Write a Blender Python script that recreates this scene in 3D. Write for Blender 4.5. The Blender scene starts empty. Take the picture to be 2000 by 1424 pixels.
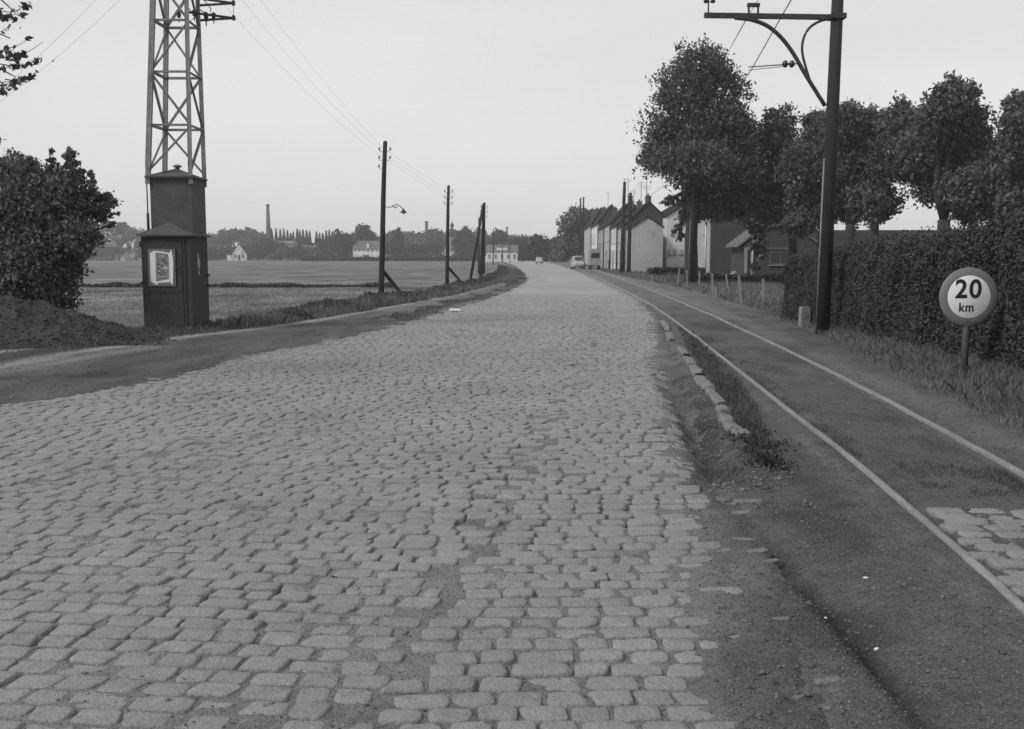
import bpy, math, random
import numpy as np
from mathutils import Vector

S = bpy.context.scene
COL = S.collection
rad = math.radians
R = random.Random(7)
RNG = np.random.default_rng(11)

# ------------------------------------------------------------------ camera, world, sun, exposure
EYE = 1.6                      # eye height
FPX = 2000.0                   # focal length for a 2000 px wide frame
PITCH = math.atan(212 / FPX)
cam_d = bpy.data.cameras.new('camera')
cam = bpy.data.objects.new('camera', cam_d)
COL.objects.link(cam)
cam.location = (0, 0, EYE)
cam.rotation_euler = (math.pi / 2 - PITCH, 0, 0)
cam_d.sensor_width = 36
cam_d.lens = 36 * FPX / 2000
cam_d.clip_start = 0.1
cam_d.clip_end = 6000
cam_d.dof.use_dof = True
cam_d.dof.focus_distance = 7.0
cam_d.dof.aperture_fstop = 16.0
S.camera = cam

SUN_EL, SUN_AZ = 42, -122        # azimuth from +Y (view direction), negative = left
SKY_K, SUN_K, EXPO = 0.12, 2.1, 0.14
w = bpy.data.worlds.new('World')
S.world = w
w.use_nodes = True
nt = w.node_tree
nt.nodes.clear()
out = nt.nodes.new('ShaderNodeOutputWorld')
bg = nt.nodes.new('ShaderNodeBackground')
sky = nt.nodes.new('ShaderNodeTexSky')
sky.sky_type = 'NISHITA'
sky.sun_disc = False
sky.sun_elevation = rad(SUN_EL)
sky.sun_rotation = rad(SUN_AZ)
bw = nt.nodes.new('ShaderNodeRGBToBW')
nt.links.new(sky.outputs[0], bw.inputs[0])
tc = nt.nodes.new('ShaderNodeTexCoord')
mp = nt.nodes.new('ShaderNodeMapping')
mp.inputs['Scale'].default_value = (1.0, 1.0, 4.0)
nz = nt.nodes.new('ShaderNodeTexNoise')
nz.inputs['Scale'].default_value = 1.7
nz.inputs['Detail'].default_value = 5
nz.inputs['Roughness'].default_value = 0.5
nt.links.new(tc.outputs['Generated'], mp.inputs[0])
nt.links.new(mp.outputs[0], nz.inputs[0])
cl = nt.nodes.new('ShaderNodeMapRange')           # even cloud deck with faint lighter and darker patches
cl.inputs['From Min'].default_value = 0.3
cl.inputs['From Max'].default_value = 0.7
cl.inputs['To Min'].default_value = 5.3
cl.inputs['To Max'].default_value = 6.4
nt.links.new(nz.outputs[0], cl.inputs[0])
mx = nt.nodes.new('ShaderNodeMix')
mx.data_type = 'FLOAT'
mx.inputs[0].default_value = 0.9
nt.links.new(bw.outputs[0], mx.inputs[2])
nt.links.new(cl.outputs[0], mx.inputs[3])
nt.links.new(mx.outputs[0], bg.inputs[0])
bg.inputs[1].default_value = SKY_K
nt.links.new(bg.outputs[0], out.inputs[0])

sd = bpy.data.lights.new('sun', 'SUN')
sd.energy = SUN_K
sd.angle = rad(12)
sd.color = (1, 1, 1)
sun = bpy.data.objects.new('sun', sd)
COL.objects.link(sun)
a, e = rad(SUN_AZ), rad(SUN_EL)
dirv = Vector((math.sin(a) * math.cos(e), math.cos(a) * math.cos(e), math.sin(e)))
sun.rotation_euler = dirv.to_track_quat('Z', 'Y').to_euler()
sun.location = (0, -10, 30)
S.view_settings.view_transform = 'Standard'
S.view_settings.look = 'None'
S.view_settings.exposure = EXPO
S.view_settings.gamma = 1
S.cycles.max_bounces = 6
S.cycles.transparent_max_bounces = 8
try:
    S.cycles.pixel_filter_type = 'BLACKMAN_HARRIS'
    S.cycles.filter_width = 1.5
except Exception:
    pass

# ------------------------------------------------------------------ survey helpers (photo measurement -> world)
SP, CP = math.sin(PITCH), math.cos(PITCH)

def ray(u, v):
    a_, b_ = (u - 1000) / FPX, (712 - v) / FPX
    return a_, CP + b_ * SP, b_ * CP - SP

def at(u, v, Y):
    d = ray(u, v)
    t = Y / d[1]
    return (d[0] * t, Y, EYE + d[2] * t)

def spot(u, v, z=0.0):
    d = ray(u, v)
    t = (z - EYE) / d[2]
    return (d[0] * t, d[1] * t, z)

# ------------------------------------------------------------------ numpy noise
def _h(ix, iy, s):
    n = (ix.astype(np.int64) * 374761393 + iy.astype(np.int64) * 668265263 + s * 974711) & 0xffffffff
    n = ((n ^ (n >> 13)) * 1274126177) & 0xffffffff
    return ((n ^ (n >> 16)) & 0xffff) / 65535.0

def vn(x, y, s=0):
    x = np.asarray(x, float); y = np.asarray(y, float)
    ix, iy = np.floor(x), np.floor(y)
    fx, fy = x - ix, y - iy
    fx = fx * fx * (3 - 2 * fx); fy = fy * fy * (3 - 2 * fy)
    a_ = _h(ix, iy, s); b_ = _h(ix + 1, iy, s); c_ = _h(ix, iy + 1, s); d_ = _h(ix + 1, iy + 1, s)
    return (a_ * (1 - fx) + b_ * fx) * (1 - fy) + (c_ * (1 - fx) + d_ * fx) * fy

def fbm(x, y, s=0, o=4):
    t, a_, n = 0, 0.5, 0
    for i in range(o):
        t = t + a_ * vn(np.asarray(x) * 2 ** i, np.asarray(y) * 2 ** i, s + i * 17)
        n += a_; a_ *= 0.5
    return t / n

def sst(a_, b_, x):
    t = np.clip((np.asarray(x, float) - a_) / (b_ - a_), 0, 1)
    return t * t * (3 - 2 * t)

class Curve:
    """X as a smooth function of Y through surveyed photo points."""
    def __init__(self, pts, z=0.0, sm=9):
        w_ = sorted([spot(u, v, z)[:2][::-1] for u, v in pts])
        ys = np.array([p[0] for p in w_]); xs = np.array([p[1] for p in w_])
        L = np.linspace(math.log(ys[0]), math.log(ys[-1]), 400)
        X = np.interp(np.exp(L), ys, xs)
        k = np.ones(sm * 2 + 1) / (sm * 2 + 1)
        Xp = np.concatenate([X[0] + (X[0] - X[1:sm * 2 + 1][::-1]), X, X[-1] + (X[-1] - X[-sm * 2 - 1:-1][::-1])])
        Xp = np.convolve(Xp, k, 'same')
        self.Y = np.exp(L); self.X = Xp[sm * 2:-sm * 2]
        self.s0 = (self.X[20] - self.X[0]) / (self.Y[20] - self.Y[0])
        self.s1 = (self.X[-1] - self.X[-20]) / (self.Y[-1] - self.Y[-20])
    def __call__(self, y):
        y = np.asarray(y, float)
        r = np.interp(y, self.Y, self.X)
        r = np.where(y < self.Y[0], self.X[0] + self.s0 * (y - self.Y[0]), r)
        return np.where(y > self.Y[-1], self.X[-1] + self.s1 * (y - self.Y[-1]), r)

roadL = Curve([(-420, 880), (-150, 812), (0, 792), (200, 766), (330, 738), (480, 697), (600, 673), (750, 641), (850, 612), (940, 588), (1010, 562), (1030, 545), (1022, 533), (1005, 519), (985, 512)])
roadR = Curve([(1478, 1424), (1455, 1300), (1435, 1150), (1408, 1050), (1352, 950), (1340, 890), (1335, 850), (1318, 780), (1300, 720), (1290, 680), (1283, 620), (1250, 590), (1200, 562), (1135, 533), (1092, 518), (1068, 512)])
pathO = Curve([(-420, 770), (0, 704), (300, 664), (500, 640), (740, 601), (900, 572), (980, 550), (996, 541), (1000, 533), (990, 522), (978, 514)])
railN = Curve([(2000, 1190), (1700, 920), (1500, 768), (1340, 641), (1270, 592), (1200, 557), (1150, 534), (1105, 518)], 0.03, 25)
railF = Curve([(2000, 920), (1800, 812), (1600, 712), (1420, 627), (1300, 577), (1215, 545), (1165, 529), (1118, 516)], 0.03, 25)
vergeR = Curve([(2100, 890), (2000, 845), (1850, 775), (1700, 705), (1600, 655), (1500, 612), (1400, 581), (1300, 556), (1200, 536), (1130, 518)])
rut = Curve([(1425, 985), (1480, 1050), (1540, 1110), (1610, 1190), (1720, 1310), (1820, 1424)])
gutter = Curve([(1290, 690), (1305, 730), (1345, 800), (1385, 880), (1412, 950)])
seam = Curve([(760, 1424), (840, 1200), (1000, 1000), (1075, 850), (1160, 690), (1175, 620), (1150, 570)])

turfR = Curve([(1322, 622), (1352, 652), (1395, 690), (1440, 738), (1475, 790), (1505, 860), (1512, 915)])
def bump1(x, c, wd):
    return np.exp(-((x - c) / wd) ** 2)

def H(x, y):
    """terrain height"""
    x = np.asarray(x, float); y = np.asarray(y, float)
    z = 0.045 * (fbm(x * 0.55, y * 0.4, 3, 3) - 0.5)
    # sags and frost heaves in the old paving
    z = z * np.where((y < 60), 1, np.clip(1 - (y - 60) / 60, 0.2, 1))
    # gutter between setts and kerb
    g = sst(7.0, 7.6, y) * (1 - sst(13, 17, y))
    z = z - 0.15 * bump1(x, gutter(y), 0.09 + 0.006 * y) * g
    # erosion rut in the dirt apron
    g = sst(2.0, 3.0, y) * (1 - sst(5.9, 6.4, y))
    z = z - 0.045 * bump1(x, rut(y) + 0.03 * (fbm(y * 4, y * 0, 8) - 0.5), 0.045) * g
    z = z + 0.03 * sst(0, 0.4, x - rut(y)) * g * (1 - sst(0.5, 1.2, x - rut(y)))
    # bank rising to the hedge on the right
    d = x - vergeR(y)
    bank = sst(0.0, 1.6, d) * 0.22 * (1 - sst(28, 40, y)) + sst(0, 3, d) * 0.08 * (1 - sst(90, 140, y))
    z = z + bank + 0.10 * (fbm(x * 1.1, y * 0.9, 21, 3) - 0.5) * sst(0.1, 1.0, d)
    # shallow ditch bank left of the path
    d = pathO(y) - x
    z = z + 0.06 * sst(0, 0.4, d) * (1 - sst(0.8, 2.2, d)) - 0.10 * sst(1.0, 4.0, d)
    return z

# ------------------------------------------------------------------ materials
MATS = {}
def mat(name, val, rough=0.85, amp=0.15, scale=6.0, bump=0.0, bscale=40.0, island=0.0, attr=False, amp2=0.0, scale2=60.0,
        stretch=None, metal=0.0, spec=0.4, transl=0.0, amp3=0.0, scale3=30.0):
    if name in MATS:
        return MATS[name]
    m = bpy.data.materials.new(name)
    m.use_nodes = True
    n, l = m.node_tree.nodes, m.node_tree.links
    b = n['Principled BSDF']
    b.inputs['Roughness'].default_value = rough
    b.inputs['Metallic'].default_value = metal
    b.inputs['Specular IOR Level'].default_value = spec
    tc = n.new('ShaderNodeTexCoord')
    mp = n.new('ShaderNodeMapping')
    mp.inputs['Scale'].default_value = stretch or (1, 1, 1)
    l.new(tc.outputs['Object'], mp.inputs[0])
    def noise(sc, det=4):
        t = n.new('ShaderNodeTexNoise')
        t.inputs['Scale'].default_value = sc
        t.inputs['Detail'].default_value = det
        t.inputs['Roughness'].default_value = 0.62
        l.new(mp.outputs[0], t.inputs[0])
        return t.outputs[0]
    def math_(op, a_, b_):
        t = n.new('ShaderNodeMath'); t.operation = op
        for i, q in enumerate((a_, b_)):
            if isinstance(q, (int, float)): t.inputs[i].default_value = q
            else: l.new(q, t.inputs[i])
        return t.outputs[0]
    def vary(base, src, am):
        r = n.new('ShaderNodeMapRange')
        r.inputs[1].default_value = 0.25; r.inputs[2].default_value = 0.75
        r.inputs[3].default_value = 1 - am; r.inputs[4].default_value = 1 + am
        l.new(src, r.inputs[0])
        return math_('MULTIPLY', base, r.outputs[0])
    c = val
    if attr:
        at_ = n.new('ShaderNodeAttribute'); at_.attribute_name = 'tone'
        c = math_('MULTIPLY', at_.outputs['Fac'], val)
    if amp: c = vary(c, noise(scale), amp)
    if amp2: c = vary(c, noise(scale2, 3), amp2)
    if amp3: c = vary(c, noise(scale3, 2), amp3)
    if island:
        g = n.new('ShaderNodeNewGeometry')
        r = n.new('ShaderNodeMapRange')
        r.inputs[3].default_value = 1 - island; r.inputs[4].default_value = 1 + island
        l.new(g.outputs['Random Per Island'], r.inputs[0])
        c = math_('MULTIPLY', c, r.outputs[0])
    cc = n.new('ShaderNodeCombineColor')
    for i in range(3):
        if isinstance(c, (int, float)): cc.inputs[i].default_value = c
        else: l.new(c, cc.inputs[i])
    l.new(cc.outputs[0], b.inputs['Base Color'])
    if bump:
        bp = n.new('ShaderNodeBump')
        bp.inputs['Strength'].default_value = bump
        bp.inputs['Distance'].default_value = 0.02
        l.new(noise(bscale, 5), bp.inputs['Height'])
        l.new(bp.outputs[0], b.inputs['Normal'])
    if transl:
        tr = n.new('ShaderNodeBsdfTranslucent')
        l.new(cc.outputs[0], tr.inputs[0])
        ms = n.new('ShaderNodeMixShader'); ms.inputs[0].default_value = transl
        l.new(b.outputs[0], ms.inputs[1]); l.new(tr.outputs[0], ms.inputs[2])
        l.new(ms.outputs[0], n['Material Output'].inputs[0])
    MATS[name] = m
    return m

M_sett = mat('worn_stone_setts', 0.235, 0.78, 0.16, 0.7, 0.9, 60, 0.07, amp2=0.28, scale2=120, spec=0.25, amp3=0.14, scale3=16)
M_bed = mat('sandy_joints', 0.215, 0.95, 0.2, 24, 0.9, 60, attr=True, amp2=0.5, scale2=110, spec=0.1, amp3=0.15, scale3=5)
M_dirt = mat('trodden_dirt', 0.22, 0.95, 0.22, 4, 1.0, 45, attr=True, amp2=0.42, scale2=75, spec=0.1, amp3=0.2, scale3=17)
M_field = mat('meadow', 0.25, 0.95, 0.22, 1.6, 0.9, 14, attr=True, amp2=0.3, scale2=9, spec=0.05)
M_grass = mat('grass_blades', 0.17, 0.8, 0.2, 0.8, island=0.5, spec=0.2, transl=0.25)
M_grassd = mat('rank_grass_blades', 0.10, 0.8, 0.2, 0.8, island=0.5, spec=0.2, transl=0.2)
M_grassl = mat('field_grass_blades', 0.15, 0.8, 0.2, 0.8, island=0.4, spec=0.1, transl=0.2)
M_weed = mat('weed_leaves', 0.07, 0.75, 0.3, 0.7, island=0.5, spec=0.2, transl=0.2)
M_dark = mat('shaded_hedge_leaves', 0.03, 0.85, 0.4, 0.8, island=0.4, spec=0.05)  # shade of the low garden hedges is put into this leaf colour
M_leaf = mat('dark_leaves', 0.095, 0.7, 0.5, 0.7, island=0.45, spec=0.25, transl=0.18)
M_leaf2 = mat('bush_leaves', 0.13, 0.8, 0.45, 1.3, island=0.28, spec=0.25, transl=0.2)
M_hedge = mat('hedge_leaves', 0.065, 0.75, 0.35, 1.2, island=0.35, spec=0.2, transl=0.15)
M_far = mat('far_leaves', 0.030, 0.9, 0.3, 0.06, island=0.35, spec=0.05)
M_far2 = mat('haze_pale_far_leaves', 0.085, 0.9, 0.3, 0.05, island=0.35, spec=0.05)  # paleness of distance haze mixed into the leaf colour
M_bark = mat('bark', 0.035, 0.9, 0.3, 8, 0.6, 30, stretch=(1, 1, .25))
M_pole = mat('tarred_timber', 0.016, 0.8, 0.35, 14, 0.4, 50, stretch=(1, 1, .08))
M_iron = mat('weathered_steel', 0.17, 0.6, 0.3, 7, 0.1, 60, metal=0.2)
M_irond = mat('dark_steel', 0.035, 0.6, 0.3, 7, 0.1, 60, metal=0.2)
M_rail = mat('rail_steel', 0.19, 0.6, 0.3, 5, 0.2, 60, metal=0.1, amp2=0.2, scale2=40, stretch=(1, .2, 1))
M_kiosk = mat('sooty_render', 0.07, 0.9, 0.2, 4.0, 0.3, 70, amp2=0.22, scale2=30, stretch=(1, 1, .7), amp3=.10, scale3=2)
M_kioskd = mat('tarred_panels', 0.034, 0.85, 0.25, 5.0, 0.4, 50, amp2=0.3, scale2=24, stretch=(1, 1, .7), amp3=.12, scale3=2)
M_roofk = mat('felt_roofing', 0.065, 0.9, 0.2, 6, 0.3, 50)
M_paper = mat('poster_paper', 0.66, 0.8, 0.06, 9)
M_board = mat('poster_board', 0.14, 0.8, 0.2, 12)
M_print = mat('poster_print', 0.17, 0.8, 0.45, 14, amp2=0.35, scale2=32)
M_ink = mat('black_ink', 0.02, 0.7, 0.1, 9)
M_signred = mat('sign_rim_paint', 0.18, 0.5, 0.1, 8)
M_signwhite = mat('sign_white_paint', 0.78, 0.5, 0.06, 8)
M_signback = mat('sign_grey_metal', 0.2, 0.5, 0.15, 8)
M_porc = mat('porcelain', 0.03, 0.3, 0.1, 8)
M_white = mat('white_render', 0.60, 0.85, 0.12, 0.9, amp2=0.08, scale2=6)
M_cream = mat('pale_render', 0.36, 0.9, 0.16, 0.7, amp2=0.12, scale2=4)
M_greyw = mat('grey_render', 0.24, 0.9, 0.2, 0.8, amp2=0.15, scale2=5)
M_brick = mat('dark_brick', 0.045, 0.9, 0.2, 0.9, amp2=0.25, scale2=9)
M_tile = mat('roof_tiles', 0.028, 0.95, 0.2, 0.9, amp2=0.25, scale2=12, spec=0.05)
M_tile2 = mat('faded_roof_tiles', 0.10, 0.85, 0.2, 0.9, amp2=0.25, scale2=12)
M_glass = mat('dark_glass', 0.02, 0.15, 0, spec=0.6)
M_frame = mat('window_paint', 0.5, 0.6, 0.1, 5)
M_stone = mat('kerb_stone', 0.15, 0.9, 0.3, 7, 0.9, 40, island=0.2, amp2=0.3, scale2=60)
M_post = mat('concrete_post', 0.20, 0.9, 0.2, 9)
M_mile = mat('milestone_face', 0.16, 0.9, 0.2, 9)
M_chim = mat('chimney_brick', 0.07, 0.9, 0.2, 1)
M_carp = mat('car_paint', 0.3, 0.35, 0.05, 5)
M_carg = mat('grey_car_paint', 0.22, 0.4, 0.05, 5)
M_tyre = mat('rubber', 0.015, 0.8, 0.1, 5)
M_soil = mat('heaped_soil', 0.05, 0.95, 0.3, 3, 1.0, 18, amp2=0.4, scale2=28, spec=0.05)

# ------------------------------------------------------------------ mesh building
def np_mesh(name, V, F, m, parent=None, smooth=False, tone=None, n=4):
    """V (k,3), F (j,n) -> one mesh object"""
    V = np.ascontiguousarray(V, dtype=np.float32); F = np.ascontiguousarray(F, dtype=np.int32)
    me = bpy.data.meshes.new(name)
    me.vertices.add(len(V)); me.vertices.foreach_set('co', V.ravel())
    me.loops.add(F.size); me.loops.foreach_set('vertex_index', F.ravel())
    k = F.shape[1]
    me.polygons.add(len(F))
    me.polygons.foreach_set('loop_start', np.arange(0, F.size, k, dtype=np.int32))
    me.polygons.foreach_set('loop_total', np.full(len(F), k, dtype=np.int32))
    if smooth: me.polygons.foreach_set('use_smooth', np.ones(len(F), dtype=bool))
    if tone is not None:
        at_ = me.attributes.new('tone', 'FLOAT', 'POINT')
        at_.data.foreach_set('value', np.ascontiguousarray(tone, dtype=np.float32))
    me.update(calc_edges=True)
    me.materials.append(m)
    o = bpy.data.objects.new(name, me)
    COL.objects.link(o)
    if parent: o.parent = parent
    return o

class MB:
    def __init__(self): self.v = []; self.f = []; self.sm = []
    def add(self, vs, fs, sm=False):
        k = len(self.v); self.v += [tuple(p) for p in vs]
        self.f += [tuple(i + k for i in f) for f in fs]; self.sm += [sm] * len(fs); return self
    def box(self, x0, x1, y0, y1, z0, z1):
        return self.add([(x0, y0, z0), (x1, y0, z0), (x1, y1, z0), (x0, y1, z0), (x0, y0, z1), (x1, y0, z1), (x1, y1, z1), (x0, y1, z1)],
                        [(0, 3, 2, 1), (4, 5, 6, 7), (0, 1, 5, 4), (1, 2, 6, 5), (2, 3, 7, 6), (3, 0, 4, 7)])
    def bar(self, p, q, wd, hd=None, up=(0, 0, 1)):
        p, q = Vector(p), Vector(q); hd = hd or wd
        d = (q - p).normalized(); u = Vector(up)
        if abs(d.dot(u)) > 0.95: u = Vector((0, 1, 0))
        s = d.cross(u).normalized(); t = s.cross(d)
        c = [(-1, -1), (1, -1), (1, 1), (-1, 1)]
        vs = [b_ + s * (i * wd / 2) + t * (j * hd / 2) for b_ in (p, q) for i, j in c]
        return self.add(vs, [(0, 1, 2, 3), (7, 6, 5, 4), (0, 4, 5, 1), (1, 5, 6, 2), (2, 6, 7, 3), (3, 7, 4, 0)])
    def angle(self, p, q, wd, th=0.012, up=(0, 0, 1), flip=1):
        """steel angle section"""
        p, q = Vector(p), Vector(q); d = (q - p).normalized(); u = Vector(up)
        if abs(d.dot(u)) > 0.95: u = Vector((0, 1, 0))
        s = d.cross(u).normalized() * flip; t = s.cross(d) * flip
        o = s * (wd / 2 - th / 2)
        self.bar(p - o, q - o, th, wd, up)
        o2 = t * (wd / 2 - th / 2)
        self.bar(p - o2 + s * th, q - o2 + s * th, wd - th, th, up)
        return self
    def tube(self, pts, rs, n=8, cap=True):
        pts = [Vector(p) for p in pts]
        if not hasattr(rs, '__len__'): rs = [rs] * len(pts)
        vs, fs = [], []
        ref = Vector((0, 0, 1))
        for i, p in enumerate(pts):
            d = (pts[min(i + 1, len(pts) - 1)] - pts[max(i - 1, 0)]).normalized()
            u = ref if abs(d.dot(ref)) < 0.9 else Vector((0, 1, 0))
            s = d.cross(u).normalized(); t = s.cross(d)
            for k in range(n):
                a_ = 2 * math.pi * k / n
                vs.append(p + s * (math.cos(a_) * rs[i]) + t * (math.sin(a_) * rs[i]))
        for i in range(len(pts) - 1):
            for k in range(n):
                fs.append((i * n + k, i * n + (k + 1) % n, (i + 1) * n + (k + 1) % n, (i + 1) * n + k))
        if cap:
            fs.append(tuple(range(n))[::-1]); fs.append(tuple((len(pts) - 1) * n + k for k in range(n)))
        return self.add(vs, fs, n > 5)
    def lathe(self, c, prof, n=12, axis='z'):
        """prof: list (r, h) about a vertical (or y) axis through c"""
        vs, fs = [], []
        for r, h in prof:
            for k in range(n):
                a_ = 2 * math.pi * k / n
                if axis == 'z': vs.append((c[0] + r * math.cos(a_), c[1] + r * math.sin(a_), c[2] + h))
                elif axis == 'y': vs.append((c[0] + r * math.cos(a_), c[1] + h, c[2] + r * math.sin(a_)))
                else: vs.append((c[0] + h, c[1] + r * math.cos(a_), c[2] + r * math.sin(a_)))
        for i in range(len(prof) - 1):
            for k in range(n):
                fs.append((i * n + k, i * n + (k + 1) % n, (i + 1) * n + (k + 1) % n, (i + 1) * n + k))
        fs.append(tuple(range(n))[::-1]); fs.append(tuple((len(prof) - 1) * n + k for k in range(n)))
        return self.add(vs, fs, True)
    def extr(self, poly, y0, y1):
        """polygon in x,z extruded along y"""
        n = len(poly)
        vs = [(x, y0, z) for x, z in poly] + [(x, y1, z) for x, z in poly]
        fs = [tuple(range(n)), tuple(range(2 * n - 1, n - 1, -1))] + [(i, i + n, (i + 1) % n + n, (i + 1) % n) for i in range(n)]
        return self.add(vs, fs)
    def build(self, name, m, parent=None, at_=None):
        me = bpy.data.meshes.new(name)
        me.from_pydata(self.v, [], self.f)
        me.polygons.foreach_set('use_smooth', self.sm)
        me.materials.append(m)
        me.update()
        o = bpy.data.objects.new(name, me)
        COL.objects.link(o)
        if parent: o.parent = parent
        if at_: o.location = at_
        return o

def thing(name, label, cat, loc=(0, 0, 0), rz=0.0, group=None):
    o = bpy.data.objects.new(name, None)
    COL.objects.link(o)
    o.location = loc; o.rotation_euler = (0, 0, rz); o.empty_display_size = 0.2
    o['label'] = label; o['category'] = cat
    if group: o['group'] = group
    return o

def tag(o, label=None, cat=None, group=None, kind=None):
    if label: o['label'] = label
    if cat: o['category'] = cat
    if group: o['group'] = group
    if kind: o['kind'] = kind
    return o

def dup(o, loc=None, rz=None, sc=None, label=None, parent=None):
    c = o.copy(); COL.objects.link(c)
    if parent: c.parent = parent
    for ch in list(o.children): dup(ch, parent=c)
    if loc is not None: c.location = loc
    if rz is not None: c.rotation_euler = (0, 0, rz)
    if sc is not None: c.scale = sc
    if label: c['label'] = label
    return c

def gz(x, y): return float(H(x, y))

# ------------------------------------------------------------------ ground sheets
def yrows(y0, y1, r=1.01, step=0.05, lin=3.0):
    ys = list(np.arange(y0, min(lin, y1), step)); y = max(y0, lin)
    while y < y1: ys.append(y); y *= r
    ys.append(y1); return np.array(ys)

def strip(name, A, B, ys, nu, zf, tf, m, kind='structure', smooth=True, parent=None, pw=1.0):
    u = np.linspace(0, 1, nu)
    Y = np.repeat(ys[:, None], nu, 1)
    a_ = A(ys)[:, None]; b_ = B(ys)[:, None]
    X = a_ + (b_ - a_) * u[None, :]
    Z = zf(X, Y); T = tf(X, Y)
    V = np.stack([X, Y, Z], -1).reshape(-1, 3)
    i = np.arange(len(ys) - 1)[:, None] * nu + np.arange(nu - 1)[None, :]
    F = np.stack([i, i + 1, i + nu + 1, i + nu], -1).reshape(-1, 4)
    o = np_mesh(name, V, F, m, parent, smooth, T.ravel())
    if kind: o['kind'] = kind
    return o

# open ground: meadow left and rough ground right, out to the horizon
ysG = np.concatenate([np.arange(-60, 2, 2.0), yrows(2, 2500, 1.012, 0.12, 6)])
nG = 420
uu = np.linspace(-1, 1, nG); uu = np.sign(uu) * np.abs(uu) ** 1.7
YG = np.repeat(ysG[:, None], nG, 1)
XG = uu[None, :] * (60 + 1.3 * np.abs(YG))
inside = (XG > pathO(YG) + 0.15) & (XG < vergeR(YG) + 0.1) & (YG < 330)
ZG = H(XG, YG) - 0.03 - 0.12 * inside
ZG = ZG + 0.05 * (fbm(XG * 0.8, YG * 0.5, 91, 4) - 0.5) * (XG < pathO(YG) - 1)
left = XG < pathO(YG)
TG = np.where(left, 0.62 + 0.35 * (fbm(XG * 0.12, YG * 0.06, 55, 5) - 0.5) + 1.0 * (fbm(XG * 0.55, YG * 0.35, 56, 5) - 0.5), 0.34 + 0.25 * (fbm(XG * .7, YG * .7, 57) - 0.5))
TG = TG * np.where(left & (YG > 57), 0.86, 1) 
TG = np.clip(TG, 0.08, 2)
VG = np.stack([XG, YG, ZG], -1).reshape(-1, 3)
iG = np.arange(len(ysG) - 1)[:, None] * nG + np.arange(nG - 1)[None, :]
FG = np.stack([iG, iG + 1, iG + nG + 1, iG + nG], -1).reshape(-1, 4)
np_mesh('field', VG, FG, M_field, None, True, TG.ravel())['kind'] = 'structure'

# cobbled road: bed (joint filling) + every sett, one mesh each, same structure
def bed_z(x, y):
    zone = sst(0.40, 0.62, fbm(x * 0.42, y * 0.42, 29, 3))          # some areas are swept out, others filled flush with sand
    lvl = 0.4 * (fbm(x * 3.1, y * 3.1, 31, 3) - 0.5) * 0.03 + (fbm(x * 16, y * 16, 33, 2) - 0.5) * 0.011
    pit = sst(0.50, 0.66, fbm(x * 8.5, y * 10, 30, 2))              # holes washed out where joints meet
    deep = -0.0085 - 0.006 * zone - 0.030 * pit * (0.25 + 0.75 * zone)
    far = sst(36, 44, y)
    edge = sst(0.42, -0.05, roadR(y) - x + 0.30 * (fbm(y * 1.6, x * 2, 44, 3) - 0.5)) * 0.014 * (1 - far)      # earth drifted over the setts at the border
    edgeL = sst(0.5, -0.1, x - roadL(y)) * 0.012 * (1 - far)
    patch = sst(0.70, 0.8, fbm(x * 1.7, y * 1.7, 38, 3)) * 0.008
    return H(x, y) + deep * (1 - far) + lvl * (1 - 0.8 * far) + edge + edgeL + patch - 0.002 * far - 0.07 * sst(0.12, 0.42, x - roadR(y) + 0.3 * (fbm(x * 3, y * 2.2, 83, 4) - 0.5)) - 0.06 * sst(0.08, 0.25, roadL(y) - x)
def bed_t(x, y):
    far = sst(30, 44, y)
    t = 0.79 + 0.35 * (fbm(x * 2, y * 2, 35, 4) - 0.5)
    t = t - 0.12 * sst(0.58, 0.7, fbm(x * 0.8, y * 0.8, 36, 3))
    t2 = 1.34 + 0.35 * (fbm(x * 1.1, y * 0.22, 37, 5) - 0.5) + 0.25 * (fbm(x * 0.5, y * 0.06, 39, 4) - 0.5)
    r = sst(0.6, 0.0, roadR(y) - x)
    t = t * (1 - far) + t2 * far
    q = sst(-0.25, 0.30, x - roadR(y) + 0.5 * (fbm(x * 2.4, y * 1.8, 84, 4) - 0.5))
    return t * (1 - 0.12 * r) * (1 - 0.40 * q)
def offs(c, d): return lambda y: c(y) + d
road = strip('cobbled_road', offs(roadL, -0.25), offs(roadR, 0.45), yrows(-4, 330, 1.008, 0.04, 5), 200, bed_z, bed_t, M_bed)

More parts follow.
